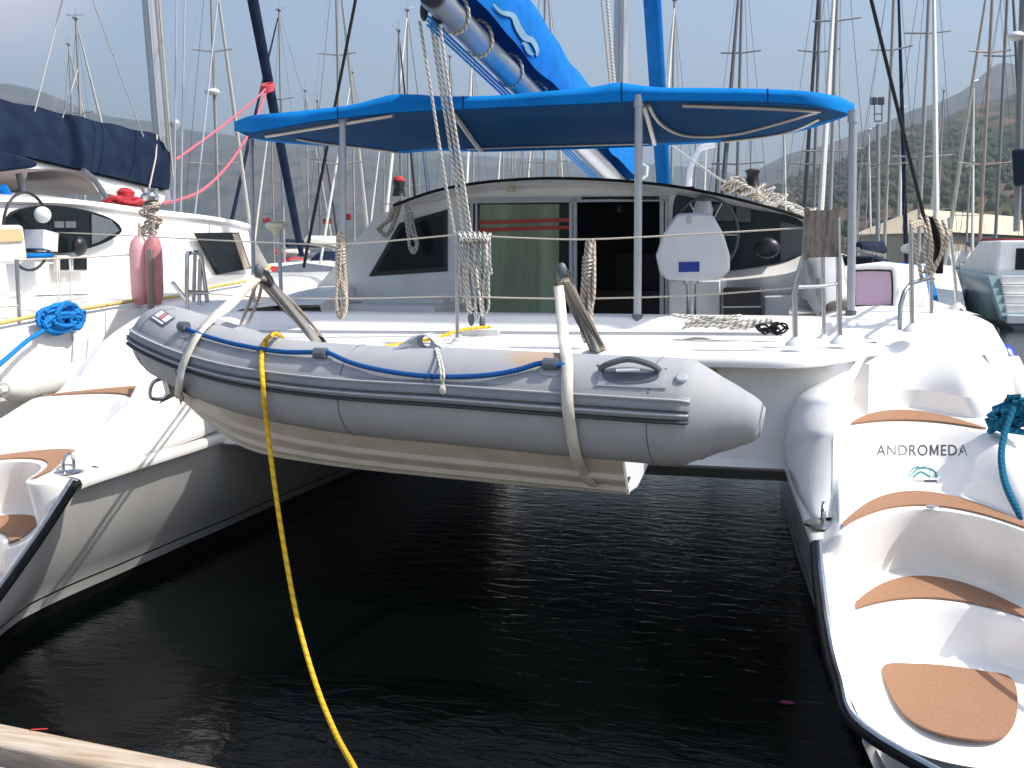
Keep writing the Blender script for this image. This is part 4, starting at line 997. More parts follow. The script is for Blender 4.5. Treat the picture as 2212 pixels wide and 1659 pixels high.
# rope falls running along the middle davit
rp = []
fl = MB()
for k in range(7):
    a_ = h2+V((.02*math.cos(k*.9), .03*math.sin(k*.9), -.03)); b_ = f2+V((.045*math.cos(k*.9), .045*math.sin(k*.9), .02))
    fl.tube(spline([a_, a_.lerp(b_, .5)+V((.015*math.sin(k*2.1),-.02,.0)), b_], 5), .011, 6)
solo(fl, 'davit_falls', M['rope'], 'bundle of speckled rope falls along the middle davit', 'rope', 'davit falls')
fl = MB()
for k in range(3):
    a_ = h1+V((.02*k-.02, -.02, -.02)); b_ = f1+V((.03*k-.03, -.03, .06))
    fl.tube(spline([a_, a_.lerp(b_, .5)+V((0,-.03,.02*k)), b_], 5), .010, 6)
fl.tube(spline([at(558,600,Y=4.72), at(540,650,Y=5.3), at(520,700,Y=6.1)], 4), .011, 6); fl.tube(spline([at(566,600,Y=4.72), at(560,640,Y=5.3), at(535,700,Y=6.1)], 4), .009, 6)
solo(fl, 'davit_falls', M['rope'], 'thin rope falls of the davit by the dinghy bow', 'rope', 'davit falls')
def hank(top, bot, Y, r_, m_, label, w0=14, w1=26, n=9, seed=1, nm='hanging_coil'):
    rnd = random.Random(seed); mb = MB(); x0_, y0_ = top; x1_, y1_ = bot
    for k in range(n):                       # long loops
        o1, o2 = rnd.uniform(-.4, .4), rnd.uniform(-.5, .5); L_ = rnd.uniform(.86, 1.0)
        P = [at(x0_+o1*w0, y0_+rnd.uniform(0, 12), Y=Y+rnd.uniform(-.03, .03))]
        xa, ya = x0_+(x1_-x0_)*.5, y0_+(y1_-y0_)*.5
        P += [at(xa-w0*.35+o1*w0, ya, Y=Y+rnd.uniform(-.04,.03)), at(x1_-w1*(.2+.3*rnd.random()), y0_+(y1_-y0_)*L_*.86, Y=Y+rnd.uniform(-.04,.03)), at(x1_+o2*8, y0_+(y1_-y0_)*L_, Y=Y-.03), at(x1_+w1*(.2+.3*rnd.random()), y0_+(y1_-y0_)*L_*.86, Y=Y+rnd.uniform(-.04,.03)), at(xa+w0*.35+o2*w0, ya, Y=Y+rnd.uniform(-.04,.03)), at(x0_+o2*w0, y0_+rnd.uniform(0, 12), Y=Y)]
        mb.tube(spline(P, 5), r_, 6)
    c0_ = at(x0_+(x1_-x0_)*.18, y0_+(y1_-y0_)*.18, Y=Y); ax = (at(x1_, y1_, Y=Y)-at(x0_, y0_, Y=Y)).normalized(); rw_ = w0*Y/2270*.75
    q = ax.to_track_quat('Z', 'Y')           # turns round the neck
    for k in range(5): mb.tube([c0_+ax*(k*.022)+q @ V((rw_*math.cos(a*.42), rw_*math.sin(a*.42), .022*a/15)) for a in range(16)], r_, 6)
    return solo(mb, nm, m_, label, 'rope', 'coiled ropes hung on the rails')
hank((735,500), (737,690), 6.85, .0095, M['rope'], 'speckled rope hank hanging from the port bimini post', 14, 26, 10, 3)
hank((1275,515), (1264,745), 6.18, .011, M['rope'], 'speckled rope hank hung on the lifeline beside the rope-wrapped davit', 16, 24, 10, 5)
hank((862,432), (832,515), 9.0, .0095, M['rope'], 'tan rope hank hanging off the port coachroof winch', 12, 34, 6, 8)
hank((880,440), (893,552), 8.98, .0095, M['wrope'], 'white and black rope hank hanging in front of the port saloon window', 12, 22, 7, 9)
# mainsheet: blocks and falls from the boom end to the track
ms_ = thing('mainsheet_tackle', 'mainsheet tackle of white ropes from the boom end down to the deck track', 'tackle', tuple(at(1030,700,Y=6.75)))
t0 = be+V((0,0,-.12))
mb = MB(); mb.ball(at(916,24,Y=6.3), .05, 12, (.55,.45,1.25)); mb.build('block', M['black'], ms_)
mb = MB(); mb.ball(at(944,40,Y=6.4), .05, 12, (.8,.6,1.1)); mb.build('block', M['black'], ms_)
for x, y in ((1018,690),(1042,696)):
    mb = MB(); mb.ball(at(x, y, Y=6.75), .042, 12, (.5,.7,1.1)); mb.build('block', M['hypd'], ms_)
for P in ([(906,45),(930,190),(952,331),(981,500),(1000,560),(1013,690)], [(930,48),(950,180),(973,320),(1000,505),(1018,690)], [(938,48),(958,180),(984,325),(1012,505),(1030,690)], [(950,53),(968,180),(992,333),(1018,505),(1042,690)]):
    mb = MB(); mb.tube(spline([at(x, y, Y=6.35+.4*(y-45)/645) for x, y in P], 4), .0095, 8); mb.build('fall', M['wrope'], ms_)
mb = MB(); rnd = random.Random(4)              # bights of the sheet tail lashed to the rail
for k in range(12):
    xa = 992+rnd.random()*60; L_ = 560+rnd.random()*125
    mb.tube(spline([at(xa, 508, Y=6.3), at(xa+rnd.uniform(-6,6), 560, Y=6.27), at(xa+rnd.uniform(-8,4), L_, Y=6.33), at(xa+6+rnd.uniform(-4,8), L_+6, Y=6.33), at(xa+8+rnd.uniform(-4,6), 570, Y=6.28), at(xa+5, 508, Y=6.31)], 5), .0085, 6)
for k in range(6): mb.tube(spline([at(990+k*11, 502, Y=6.27), at(1000+k*10, 520, Y=6.25), at(1004+k*11, 505, Y=6.34)], 4), .0095, 6)
solo(mb, 'sheet_tail', M['wrope'], 'bundle of white rope bights lashed to the middle stanchion and lifeline', 'rope')
# coil lying on the deck
mb = MB(); rnd = random.Random(6); c_ = at(1540,715,Y=6.75)
for k in range(9):
    rx, ry = rnd.uniform(.10,.22), rnd.uniform(.04,.08); ox, oy = rnd.uniform(-.08,.1), rnd.uniform(-.04,.04)
    mb.tube([c_+V((ox+rx*math.cos(a*.35), oy+ry*math.sin(a*.35), .012+.012*k*.6+.03*abs(math.sin(a*.35+k)))) for a in range(19)], .0085, 6)
mb.tube(spline([c_+V((.1,0,.03)), c_+V((.22,0,.04)), c_+V((.36,.02,.07))], 5), .022, 8)
solo(mb, 'coiled_rope', M['wrope'], 'white rope coil lying on the aft deck near the starboard rail', 'rope')
mb = MB()
c_ = at(1665,722,Y=6.72)
for k in range(5): mb.tube([c_+V((.05*math.sin(k*2)+.055*math.cos(a*.45), .03*math.sin(a*.45), .02+.02*math.sin(a*.9+k)+.008*k)) for a in range(14)], .007, 6)
solo(mb, 'cord_bundle', M['rubber'], 'black cord bundle on the deck at the rail foot', 'cord')
# heap of ropes on the coachroof to starboard
mb = MB(); rnd = random.Random(11)
for k in range(26):
    x = 1590+rnd.random()*150; y = 398+(x-1590)*.42+rnd.uniform(-6, 6); c_ = at(x, y, Y=9.6+rnd.uniform(-.2,.2)); rr = rnd.uniform(.04,.11)
    tl = rnd.uniform(0, 6.3)
    mb.tube([c_+V((rr*math.cos(a*.4), .6*rr*math.sin(a*.4), .05*math.sin(a*.4+tl))) for a in range(16)], .011, 6)
solo(mb, 'rope_heap', M['wrope'], 'heap of pale ropes on the starboard edge of the coachroof', 'rope')
mb = MB(); rnd = random.Random(12)
for k in range(12):
    x = 1575+rnd.random()*70; y = 395+(x-1575)*.42+rnd.uniform(-4, 4); c_ = at(x, y, Y=9.5); rr = rnd.uniform(.04,.09)
    mb.tube([c_+V((rr*math.cos(a*.4), .6*rr*math.sin(a*.4), .04*math.sin(a*.4+k))) for a in range(16)], .011, 6)
solo(mb, 'rope_heap', M['rope'], 'tan rope tails beside the black starboard winch', 'rope')
# wooden board on the pushpit
mb = MB(); mb.prism([at(x, y, Y=6.22) for x, y in ((1737,455),(1811,453),(1812,555),(1735,557))], (0,.035,0)); mb.box(at(1741,505,Y=6.205), (.028,.03,.29)); 
solo(mb, 'wooden_board', M['wood'], 'weathered wooden board clamped between two pushpit posts', 'board')
# yellow rope
hp = [at(1060,706,Y=6.75), at(1000,712,Y=6.6), at(930,733,Y=6.3), at(835,748,Y=6.1), at(780,768,Y=5.6), at(690,772,Y=5.15), at(640,762,Y=4.9)]
hq = [at(608,728,Y=5.28)]
hp += [sc(p) for p in hq if p]
for x, y, lift in ((592,722,.012),(574,735,.016),(567,756,.02),(565,780,.022),(566,805,.04),(568,830,.05),(570,860,.045)):
    q_ = hit(dtree, x, y, 0.0, 4.9); q_ = sc(q_); hp.append(at(x, y, Y=q_.y-lift))
hp += [at(578,930,Y=3.99), at(592,1040,Y=3.96), at(613,1180,Y=3.90), at(643,1340,Y=3.78), at(683,1480,Y=3.58), at(725,1585,Y=3.33), at(765,1659,Y=3.0), at(800,1735,Y=2.72), at(880,1900,Y=2.4)]
ropething(hp, .0105, M['yellow'], 'yellow rope hanging over the grey dinghy down to the quay', 'yellow_rope', 'rope')
XF = sc
mb = MB(); mb.tube(spline([at(941,752,Y=4.86), at(950,790,Y=4.66), at(955,835,Y=4.645)], 5), .006, 6); mb.tube(spline([at(945,752,Y=4.86), at(958,800,Y=4.66), at(957,830,Y=4.645)], 5), .006, 6); mb.ball(at(956,842,Y=4.64), .018, 8, (1,.7,1.4))
solo(mb, 'lanyard', M['wrope'], 'short white lanyard hanging from the dinghy oarlock', 'lanyard')
XF = None
# teal mooring line on the starboard stern
mb = MB(); kc = at(2185,895,Y=5.75); rnd = random.Random(2)
for k in range(9): mb.tube([kc+V((rnd.uniform(-.03,.05)+.075*math.cos(a*.45+k), rnd.uniform(-.004,.004)+.05*math.sin(a*.45), rnd.uniform(-.02,.02)+.075*math.sin(a*.45+k*1.3)+.0)) for a in range(14)], .017, 6)
mb.tube(spline([at(2190,880,Y=5.7), at(2172,930,Y=5.62), at(2163,985,Y=5.5), at(2172,1045,Y=5.35), at(2200,1105,Y=5.15), at(2250,1190,Y=4.9), at(2400,1400,Y=4.2), V((1.75,3.5,.62)), V((1.8,2.7,.52))], 6), .017, 8)
solo(mb, 'mooring_rope', M['teal'], 'dark teal mooring rope knotted on the starboard stern of the catamaran', 'rope')
mb = MB(); kc = at(60,850,Y=6.6)
for k in range(7): mb.tube(spline([at(-60+k*3,900-k*5,Y=6.5), at(20+k*4,868-k*5,Y=6.55), at(80+k*5,838-k*3,Y=6.6), at(118-k*3,842-k*4,Y=6.65)], 5), .018, 6)
solo(mb, 'mooring_rope', M['teal'], 'dark teal rope bundle on the port stern at the left edge', 'rope')
# fenders
f_ = thing('fender', 'white fender with a blue top hanging outside the starboard hull', 'fender', tuple(at(2165,820,Y=6.9)))
tp = at(2152,748,Y=7.6); ax_ = (at(2214,901,Y=7.4)-tp).normalized()
mb = MB(); mb.lathe(tp, [(.001,-.005),(.05,.0),(.09,.03),(.105,.08),(.108,.12),(.001,.12)], 18, axis=tuple(ax_)); mb.build('fender_cap', M['fblue'], f_)
mb = MB(); mb.lathe(tp, [(.001,.119),(.107,.12),(.112,.2),(.112,.5),(.09,.58),(.001,.62)], 18, axis=tuple(ax_)); mb.build('fender_body', M['fwhite'], f_)
mb = MB(); mb.tube([tp, at(2128,715,Y=7.2), at(2075,668,Y=8.15)], .008, 6); mb.build('fender_rope', M['rubber'], f_)

# ---- shrouds of the catamaran
for a_, b_, nm in ((at(656,578,Y=11.2), at(768,0,Y=11.6), 'shroud'), (at(2024,585,Y=11.2), at(1882,0,Y=11.6), 'shroud')):
    mb = MB(); mb.tube([a_, a_+(b_-a_)*2.2], .019, 6); mb.build(nm, M['rubber'], cat)
mb = MB(); mb.tube([at(1318,180,Y=11.7), at(1300,0,Y=11.7), at(1280,-250,Y=11.7)], .014, 6); mb.build('halyard', M['rope'], cat)
mb = MB(); mb.tube([at(1327,180,Y=11.8), at(1312,0,Y=11.8), at(1300,-250,Y=11.8)], .02, 6); mb.build('halyard', M['wrope'], cat)
mb = MB(); mb.tube(spline([at(1488,402,Y=11), at(1493,360,Y=11), at(1512,322,Y=11), at(1545,312,Y=11)], 5), .03, 8); mb.build('antenna_arch', M['wplas'], cat)
mb = MB(); mb.tube(spline([at(1440,306,Y=10.5), at(1500,350,Y=10), at(1560,390,Y=9.6), at(1600,405,Y=9.5)], 4), .010, 6); mb.build('halyard', M['wrope'], cat)

# ==================================================================== NEIGHBOUR TO PORT
NX = -9.0
nb = thing('catamaran', 'neighbouring white catamaran at the left edge with a navy blue sail cover on its boom', 'catamaran', (NX, 12, 0))
mb = MB(); secs = []
for y in (3.0, 4.5, 6, 7.5, 9, 10.5, 12, 14, 16, 18, 19.5, 20.5):
    k = max(0, (y-12)/8.5); xo = -5.42-.9*k**2.2; h_ = lerp_tab([(3,1.5),(6.6,1.67),(7.4,1.74),(8.4,1.8),(9.7,1.9),(10.9,1.96),(20.5,2.0)], y)
    if y > 20.4: xo = -6.35
    xi = min(-6.9+.4*k, xo-.05)
    secs.append([V((xi, y, h_+.04)), V((xo-.35, y, h_+.02)), V((xo-.16, y, h_)), V((xo-.06, y, h_-.06)), V((xo-.01, y, h_-.22)), V((xo, y, 1.20)), V((xo-.035, y, 1.17)), V((xo-.05, y, .7)), V((xo-.25, y, 0)), V((xo-.55, y, -.5))])
mb.loft(secs, flip=True); mb.build('hull', M['hull'], nb, sharp=35)
mb = MB(); secs = []
for y in (3, 6, 10, 14, 18, 20.5): secs.append([V((-11.3, y, 1.7)), V((-12.5, y, 1.6)), V((-12.4, y, 0)), V((-11.6, y, -.5)), V((-11, y, 0)), V((-10.8, y, .9)), V((-7.0, y, .95)), V((-6.9, y, 1.75)), V((-11.3, y, 1.75))])
mb.loft(secs); mb.build('bridgedeck', M['gel'], nb, sharp=40)
# deckhouse: sides, roof with overhang, windows
def npanel(lst, nm, m_, X, par=nb, th=.04, bev=None):
    mb = MB(); mb.prism([at(x, y, X=X) for x, y in lst], (-th, 0, 0)); return mb.build(nm, m_, par, bevel=bev)
top = spline([V((x, y, 0)) for x, y in ((-60,425),(40,428),(140,432),(235,442),(330,455),(430,466),(500,477),(535,486))], 4)
ax_ = [at(p.x, p.y, X=-6.75) for p in top]
mb = MB()
lo = [V((-6.62, p.y, 1.70+.02*(p.y-8))) for p in ax_]
mb.loft([[p+V((.0,0,-.06)) for p in ax_], [V((-6.68, p.y, p.z-.45)) for p in ax_], lo]); mb.loft([[V((-11.2, p.y, p.z+.05)) for p in ax_], [V((-9, p.y, p.z+.16)) for p in ax_], [V((-7.2, p.y, p.z+.07)) for p in ax_], [V((-6.72, p.y, p.z+.01)) for p in ax_], [V((-6.70, p.y, p.z-.035)) for p in ax_], [V((-6.76, p.y, p.z-.06)) for p in ax_]])
fe = ax_[-1]; mb.add([fe+V((0,0,-.03)), V((-11.2,fe.y,fe.z)), V((-11.2,fe.y+1.3,1.8)), V((-6.65,fe.y+.7,1.8))], [(0,3,2,1)])
mb.build('deckhouse', M['gel'], nb, sharp=35)
nwin = [(22,470),(60,448),(120,444),(190,455),(240,472),(262,492),(258,506),(225,525),(180,540),(150,546),(60,545),(20,540)]
nw = npanel([(p.x, p.y) for p in spline([V((x, y, 0)) for x, y in nwin], 3, True)], 'window', M['glass'], -6.60, th=.05)
npanel([(198,462),(240,475),(258,498),(215,522),(199,528)], 'window_pane', M['hypd'], -6.585, par=nw, th=.01)
for q in ([(118,478),(138,478),(138,492),(118,492)], [(142,478),(164,478),(164,492),(142,492)]): npanel(q, 'instrument', M['hypd'], -6.57, par=nw, th=.02)
mb = MB(); mb.ball(at(92,464,X=-6.45), .075, 14); mb.bar(at(88,540,X=-6.5), at(90,500,X=-6.5), .2, .2); mb.build('helm_pod', M['wplas'], nb)
mb = MB(); c_ = at(60,500,X=-6.45); mb.tube([c_+V((0, .30*math.cos(a*.2), .34*math.sin(a*.2))) for a in range(33)], .013, 6); mb.build('steering_wheel', M['black'], nb)
mb = MB(); mb.ball(at(172,532,X=-6.5), .085, 12, (.7,1,1.1)); mb.build('winch', M['black'], nb)
npanel([(66,548),(118,546),(118,556),(66,558)], 'cushion', M['blue'], -6.4, th=.3, bev=.02)
npanel([(-40,486),(52,486),(62,560),(50,570),(-40,570)], 'helm_seat', M['gel2'], -6.2, th=.5, bev=.03)
npanel([(-40,498),(44,494),(52,520),(-40,525)], 'seat_stripe', mat('tan_vinyl', (.55,.43,.24), .6), -6.18, th=.02)
for q in ([(129,556),(150,556),(150,583),(129,583)], [(160,556),(188,556),(188,583),(160,583)]):
    w_ = npanel([(q[0][0]-4,q[0][1]-4),(q[2][0]+4,q[0][1]-4),(q[2][0]+4,q[2][1]+4),(q[0][0]-4,q[2][1]+4)], 'window', M['wplas'], -6.56, th=.05, bev=.008)
    npanel(q, 'pane', M['glass'], -6.552, par=w_, th=.006)
w_ = npanel([(428,503),(516,502),(543,580),(476,592)], 'window', M['glass'], -6.58, th=.06)
npanel([(503,505),(515,505),(540,578),(528,582)], 'window_post', M['mastb'], -6.57, par=w_, th=.01)
npanel([(80,638),(190,634),(190,637),(80,641)], 'grab_rail', M['steel'], -6.0, th=.03)
# sprayhood of smoked vinyl with navy bimini
a1 = [at(x, y, X=-7.2) for x, y in ((45,420),(60,372),(130,364),(185,372),(215,420))]; a2 = [p+V((-2.5,.2,.05)) for p in a1]
mb = MB(); mb.loft([a1, a2]); mb.build('sprayhood', M['smoke'], nb, thick=.006)
mb = MB(); mb.tube(spline([at(180,368,X=-7.2), at(205,390,X=-7.2), at(230,428,X=-7.15)], 4), .03, 8); mb.build('sprayhood_frame', M['hypd'], nb)
mb = MB(); mb.tube(spline([at(40,375,X=-7.2), at(46,400,X=-7.2), at(52,425,X=-7.2)], 4), .03, 8); mb.build('sprayhood_frame', M['hypd'], nb)
mb = MB(); b1 = [at(x, y, X=-7.0) for x, y in ((-80,318),(0,324),(60,338),(86,352),(80,362),(0,372),(-80,372))]; mb.prism(b1, (-2.6,0,0)); mb.build('bimini', M['navy'], nb, bevel=.04)
mb = MB(); mb.tube([at(4,405,X=-7), at(28,445,X=-7)], .05, 8); mb.build('rolled_side_panel', M['blue'], nb)
# boom with navy cover
b0 = at(-180,300,X=NX); b1 = at(352,428,X=NX)
bl0, bl1 = at(-20,345,X=NX), at(345,425,X=NX); bd = (bl1-bl0).normalized(); b_s = bl0-bd*2.2; b_e = bl1
mb = MB(); mb.tube([b_s, b_e], .115, 16, sq=.8); nbo = mb.build('boom', M['bhull'], nb)
tp0, tp1 = at(-20,209,X=NX), at(356,294,X=NX); rws = []
for i in range(26):
    t = -.5+1.5*i/25; lo_ = bl0.lerp(bl1, t)+V((0,0,.10)); hi_ = tp0.lerp(tp1, t)+V((0,0,.012*math.sin(i*1.7))); hh = hi_-lo_; sec = []
    for a, b in ((-.9,.0),(-1,.25),(-.85,.55),(-.5,.85),(0,1),(.5,.85),(.85,.55),(1,.25),(.9,.0)):
        sec.append(lo_+hh*b+V((a*(.17+.012*math.sin(i*2.1+b*6)), 0, 0)))
    rws.append(sec)
mb = MB(); mb.loft(rws, caps=True); ncv = mb.build('sail_cover', M['navy'], nbo, sharp=70)
ct = bvh(mb)
pp = [hit(ct, x, y, .006) for x, y in ((312,280),(338,290),(342,330),(318,400),(300,395),(308,330))]
if all(pp): mb = MB(); mb.add(pp, [tuple(range(6))]); mb.build('cover_patch', mat('faded_navy', (.03,.06,.085), .85), ncv)
mb = MB(); q = [hit(ct, 338,292,.012), hit(ct, 335,340,.012), hit(ct, 322,400,.012), at(318,425,X=NX+.2)]; mb.tube([p for p in q if p], .012, 6); mb.build('lazy_jack_line', M['line'], ncv)
for x, y, xt, yt in ((75,238,135,0), (135,252,168,150), (310,293,200,0)):
    mb = MB(); p_ = hit(ct, x, y+3, .0) or at(x, y, X=NX); mb.tube([p_, at(xt, yt, X=NX)], .010, 5); mb.build('lazy_jack', M['mastw'], ncv)
nm0 = at(360,440,X=NX); nm1 = at(324,0,X=NX)
mb = MB(); mb.tube([nm0, nm1, nm1+(nm1-nm0)*2], .125, 20, sq=.9); nma = mb.build('mast', M['alu'], nb)
mb = MB(); mb.tube([nm0+V((.05,-.13,.2)), nm1+V((.05,-.13,0)), nm1+(nm1-nm0)*2], .02, 6); mb.build('mast_track', M['paintalu'], nma)
mb = MB(); mb.tube([nm0+V((.15,-.02,.1)), nm1+V((.16,-.02,0)), nm1+(nm1-nm0)*2], .018, 6); mb.build('halyard', M['rope'], nma)
mb = MB(); mb.ball(at(378,268,X=NX+.3), .08, 10); mb.build('deck_light', M['paintalu'], nma)
for (xa, ya, xb, yb_) in ((376,470,381,0), (390,470,399,0), (420,470,470,0)):
    mb = MB(); p_, q_ = at(xa, ya, X=-7), at(xb, yb_, X=-7.6); mb.tube([p_, q_, q_+(q_-p_)*.8], .012, 5); mb.build('shroud', M['alu'], nb)
fj0 = at(652,553,Y=20.2); fj1 = at(546,0,Y=18.6)
mb = MB(); mb.tube([fj0, fj0.lerp(fj1,.1), fj0.lerp(fj1,.5), fj1, fj1+(fj1-fj0)*1.2], [.05,.075,.09,.105,.06], 12); mb.build('furled_jib', M['navy'], nb)
# stanchions, lifelines
mb = MB(); mb.tube([at(42,695,X=-5.55), at(36,560,X=-5.55)], .015, 8); mb.build('stanchion', M['steel'], nb)
for P in ([(0,663),(42,660)], [(38,562),(180,556),(300,549)]):
    mb = MB(); mb.tube([at(x, y, X=-5.55) for x, y in P], .008, 6); mb.build('lifeline', M['line'], nb)
for (xa, ya, xb, yb_) in ((128,560,130,690), (150,560,160,810), (122,560,126,700)):
    mb = MB(); mb.tube([at(xa, ya, X=-5.55), at(xb, yb_, X=-5.38)], .006, 5); mb.build('fender_line', M['line'], nb)
mb = MB(); mb.tube(spline([at(-60,712,X=-5.5), at(80,682,X=-5.5), at(200,664,X=-5.5), at(300,648,X=-5.5), at(380,640,X=-5.5), at(470,618,X=-5.5), at(540,604,X=-5.5), at(585,574,X=-5.5)], 6), .016, 8)
solo(mb, 'deck_rope', M['yline'], 'ochre rope stretched along the deck edge of the left catamaran', 'rope')
mb = MB(); rnd = random.Random(5); kc = at(125,688,X=-5.42)
for k in range(11): mb.tube([kc+V((.05+.04*math.sin(k*1.7+a*.3), (.10+.14*abs(math.sin(k*2.3)))*math.cos(a*.42+k*.8)+.10*math.sin(k*3.1), (.035+.05*abs(math.cos(k*1.9)))*math.sin(a*.42+k*.8)+.04*math.cos(k*2.7))) for a in range(13)], .018, 6)
mb.tube(spline([at(150,678,X=-5.35), at(172,676,X=-5.33), at(178,695,X=-5.33), at(168,710,X=-5.33), at(156,700,X=-5.33), at(150,680,X=-5.35)], 4), .018, 6)
for k in range(3): mb.tube(spline([at(112+k*6,690,X=-5.38), at(92,715,X=-5.35), at(60,735,X=-5.3), at(0,786,X=-5.15), at(-60,830,X=-5.05)], 5), .017-.003*k, 6)
solo(mb, 'mooring_rope', M['azrope'], 'bright blue mooring rope made fast on the left catamaran', 'rope')
f_ = thing('fender', 'long white fender lying along the left catamaran’s hull', 'fender', tuple(at(110,835,X=-5.22)))
a_, b_ = at(8,842,X=-5.22), at(215,806,X=-5.22); d_ = (b_-a_).normalized(); Lf = (b_-a_).length
mb = MB(); mb.lathe(a_, [(.001,0),(.05,.01),(.10,.08),(.115,.16),(.115,Lf-.16),(.10,Lf-.08),(.05,Lf-.01),(.001,Lf)], 18, axis=tuple(d_)); mb.build('fender_body', M['fwhite'], f_)
mb = MB(); mb.lathe(a_-d_*.05, [(.001,0),(.03,0),(.03,.08),(.001,.08)], 10, axis=tuple(d_)); mb.build('fender_eye', M['fwhite'], f_)
# red winch cover
mb = MB(); rnd = random.Random(9); c_ = at(272,430,X=-7.3)
mb.lathe(c_+V((0,0,-.12)), [(.001,0),(.13,0),(.11,.06),(.085,.12),(.10,.2),(.06,.24),(.001,.25)], 12)
for k in range(6): mb.tube([c_+V((.05*math.cos(k)+.12*math.cos(a*.45), .3*math.sin(k*1.3)*.5+.16*math.sin(a*.45), -.02+.03*math.sin(a*.9+k))) for a in range(15)], .022, 6)
solo(mb, 'red_rope_coil', M['red'], 'red rope coil heaped on the deckhouse roof of the left catamaran', 'rope')
mb = MB(); rnd = random.Random(10)
for k in range(10):
    c_ = at(325+rnd.uniform(-12,12), 440+k*7, Y=8.4); mb.tube([c_+V((.07*math.cos(a*.5), .05*math.sin(a*.5), .03*math.sin(a*.5+k))) for a in range(14)], .012, 6)
for k in range(5): mb.tube(spline([at(318+k*4,440,Y=8.4), at(322+k*3,480,Y=8.38), at(326+k*2,535,Y=8.36)], 3), .012, 6)
solo(mb, 'rope_bunch', M['rope'], 'tan rope bunch hanging above the pink fenders', 'rope')
mb = MB(); mb.lathe(at(324,432,Y=8.4), [(.001,0),(.07,0),(.085,.03),(.06,.06),(.075,.10),(.001,.11)], 14); solo(mb, 'steel_winch', M['steel'], 'steel winch head above the tan rope bunch', 'winch')
# pink fenders hanging on the port rail
for i, (x, wd, lb) in enumerate(((306, .088, 'faded pink fender on the port rail, the paler one on the left'), (336, .075, 'faded pink fender on the port rail, the redder one against the pole'))):
    c0 = at(x, 660, Y=8.2); f_ = thing('fender', lb, 'fender', tuple(c0), 'pink fenders on the port rail')
    mb = MB(); mb.lathe(c0, [(.001,0),(.05,.01),(wd*.9,.06),(wd,.14),(wd,.48),(wd*.85,.55),(.04,.60),(.001,.61)], 18); mb.build('fender_body', M['pinkf'] if i == 0 else mat('red_pink_vinyl', (.62,.24,.25), .5, var=.25, vscale=6), f_)
    mb = MB(); mb.tube([c0+V((0,0,.6)), c0+V((.01,0,.72))], .012, 6); mb.build('fender_rope', M['rope'], f_)
mb = MB(); mb.tube([at(326,668,Y=8.1), at(324,540,Y=8.1)], .03, 8); solo(mb, 'boathook_pole', mat('grey_brown_pole', (.22,.18,.15), .6), 'grey pole lashed between the two pink fenders', 'pole')
# pink lines
ropething([at(352,440,X=-8.8), at(430,415,X=-8.6), at(490,360,Y=16.5), at(530,302,Y=17.5), at(556,250,Y=18.3), at(578,190,Y=18.9)], .022, M['pink'], 'slack pink rope sagging from the left catamaran’s mast foot to its furled navy jib', 'pink_rope', 'rope', 'pink ropes')
ropething([at(380,345,X=-8.8), at(470,280,Y=16.5), at(540,225,Y=18), at(578,188,Y=18.9)], .020, M['pink'], 'taut pink rope running from the left catamaran’s mast up to its furled navy jib', 'pink_rope', 'rope', 'pink ropes')
mb = MB()
for k in range(5): mb.tube([at(578,183+k*3,Y=18.9)+V((.11*math.cos(a*.45), .11*math.sin(a*.45), .05*math.sin(a*.45))) for a in range(15)], .022, 6)
solo(mb, 'pink_lashing', mat('red_pink_cord', (.55,.06,.09), .8), 'red and pink lashing wound round the furled navy jib', 'rope')

# ==================================================================== QUAY
qa, qb = at(0,1560,Z=.5), at(490,1659,Z=.5); qd = (qb-qa).normalized(); qn = V((-qd.y, qd.x, 0))
if qn.y > 0: qn = -qn
A0 = qa-qd*3; B0 = qb+qd*6
def quay(o0, o1, z0, z1, nm, m_, kind=None, par=None, bev=.01):
    p = [A0+qn*o0, B0+qn*o0, B0+qn*o1, A0+qn*o1]
    mb = MB(); mb.prism([V((q.x, q.y, z1)) for q in p], (0,0,z0-z1)); return mb.build(nm, m_, par, bevel=bev)
tag(quay(.185, 6, -.8, .46, 'quay', M['concrete']), kind='structure')
o = quay(0, .13, .30, .50, 'edge_beam', M['plank'], bev=.014); o['label'] = 'bleached timber edge beam of the quay in the bottom left corner'; o['category'] = 'beam'
mb = MB(); p_ = at(62,1578,Z=.503); mb.prism([p_, p_+V((.05,.02,0)), p_+V((.055,.03,0)), p_+V((.006,.012,0))], (0,0,.0015))
solo(mb, 'paint_mark', M['red'], 'small red paint mark on the timber edge of the quay', 'mark')
mb = MB(); c_ = at(1700,1518,Z=.004); mb.prism([c_+V((.035*math.cos(k*.63), .02*math.sin(k*.63), 0)) for k in range(10)], (0,0,.004)); solo(mb, 'floating_petal', mat('magenta_petal', (.30,.03,.12), .6), 'small magenta petal floating on the dark water', 'petal')

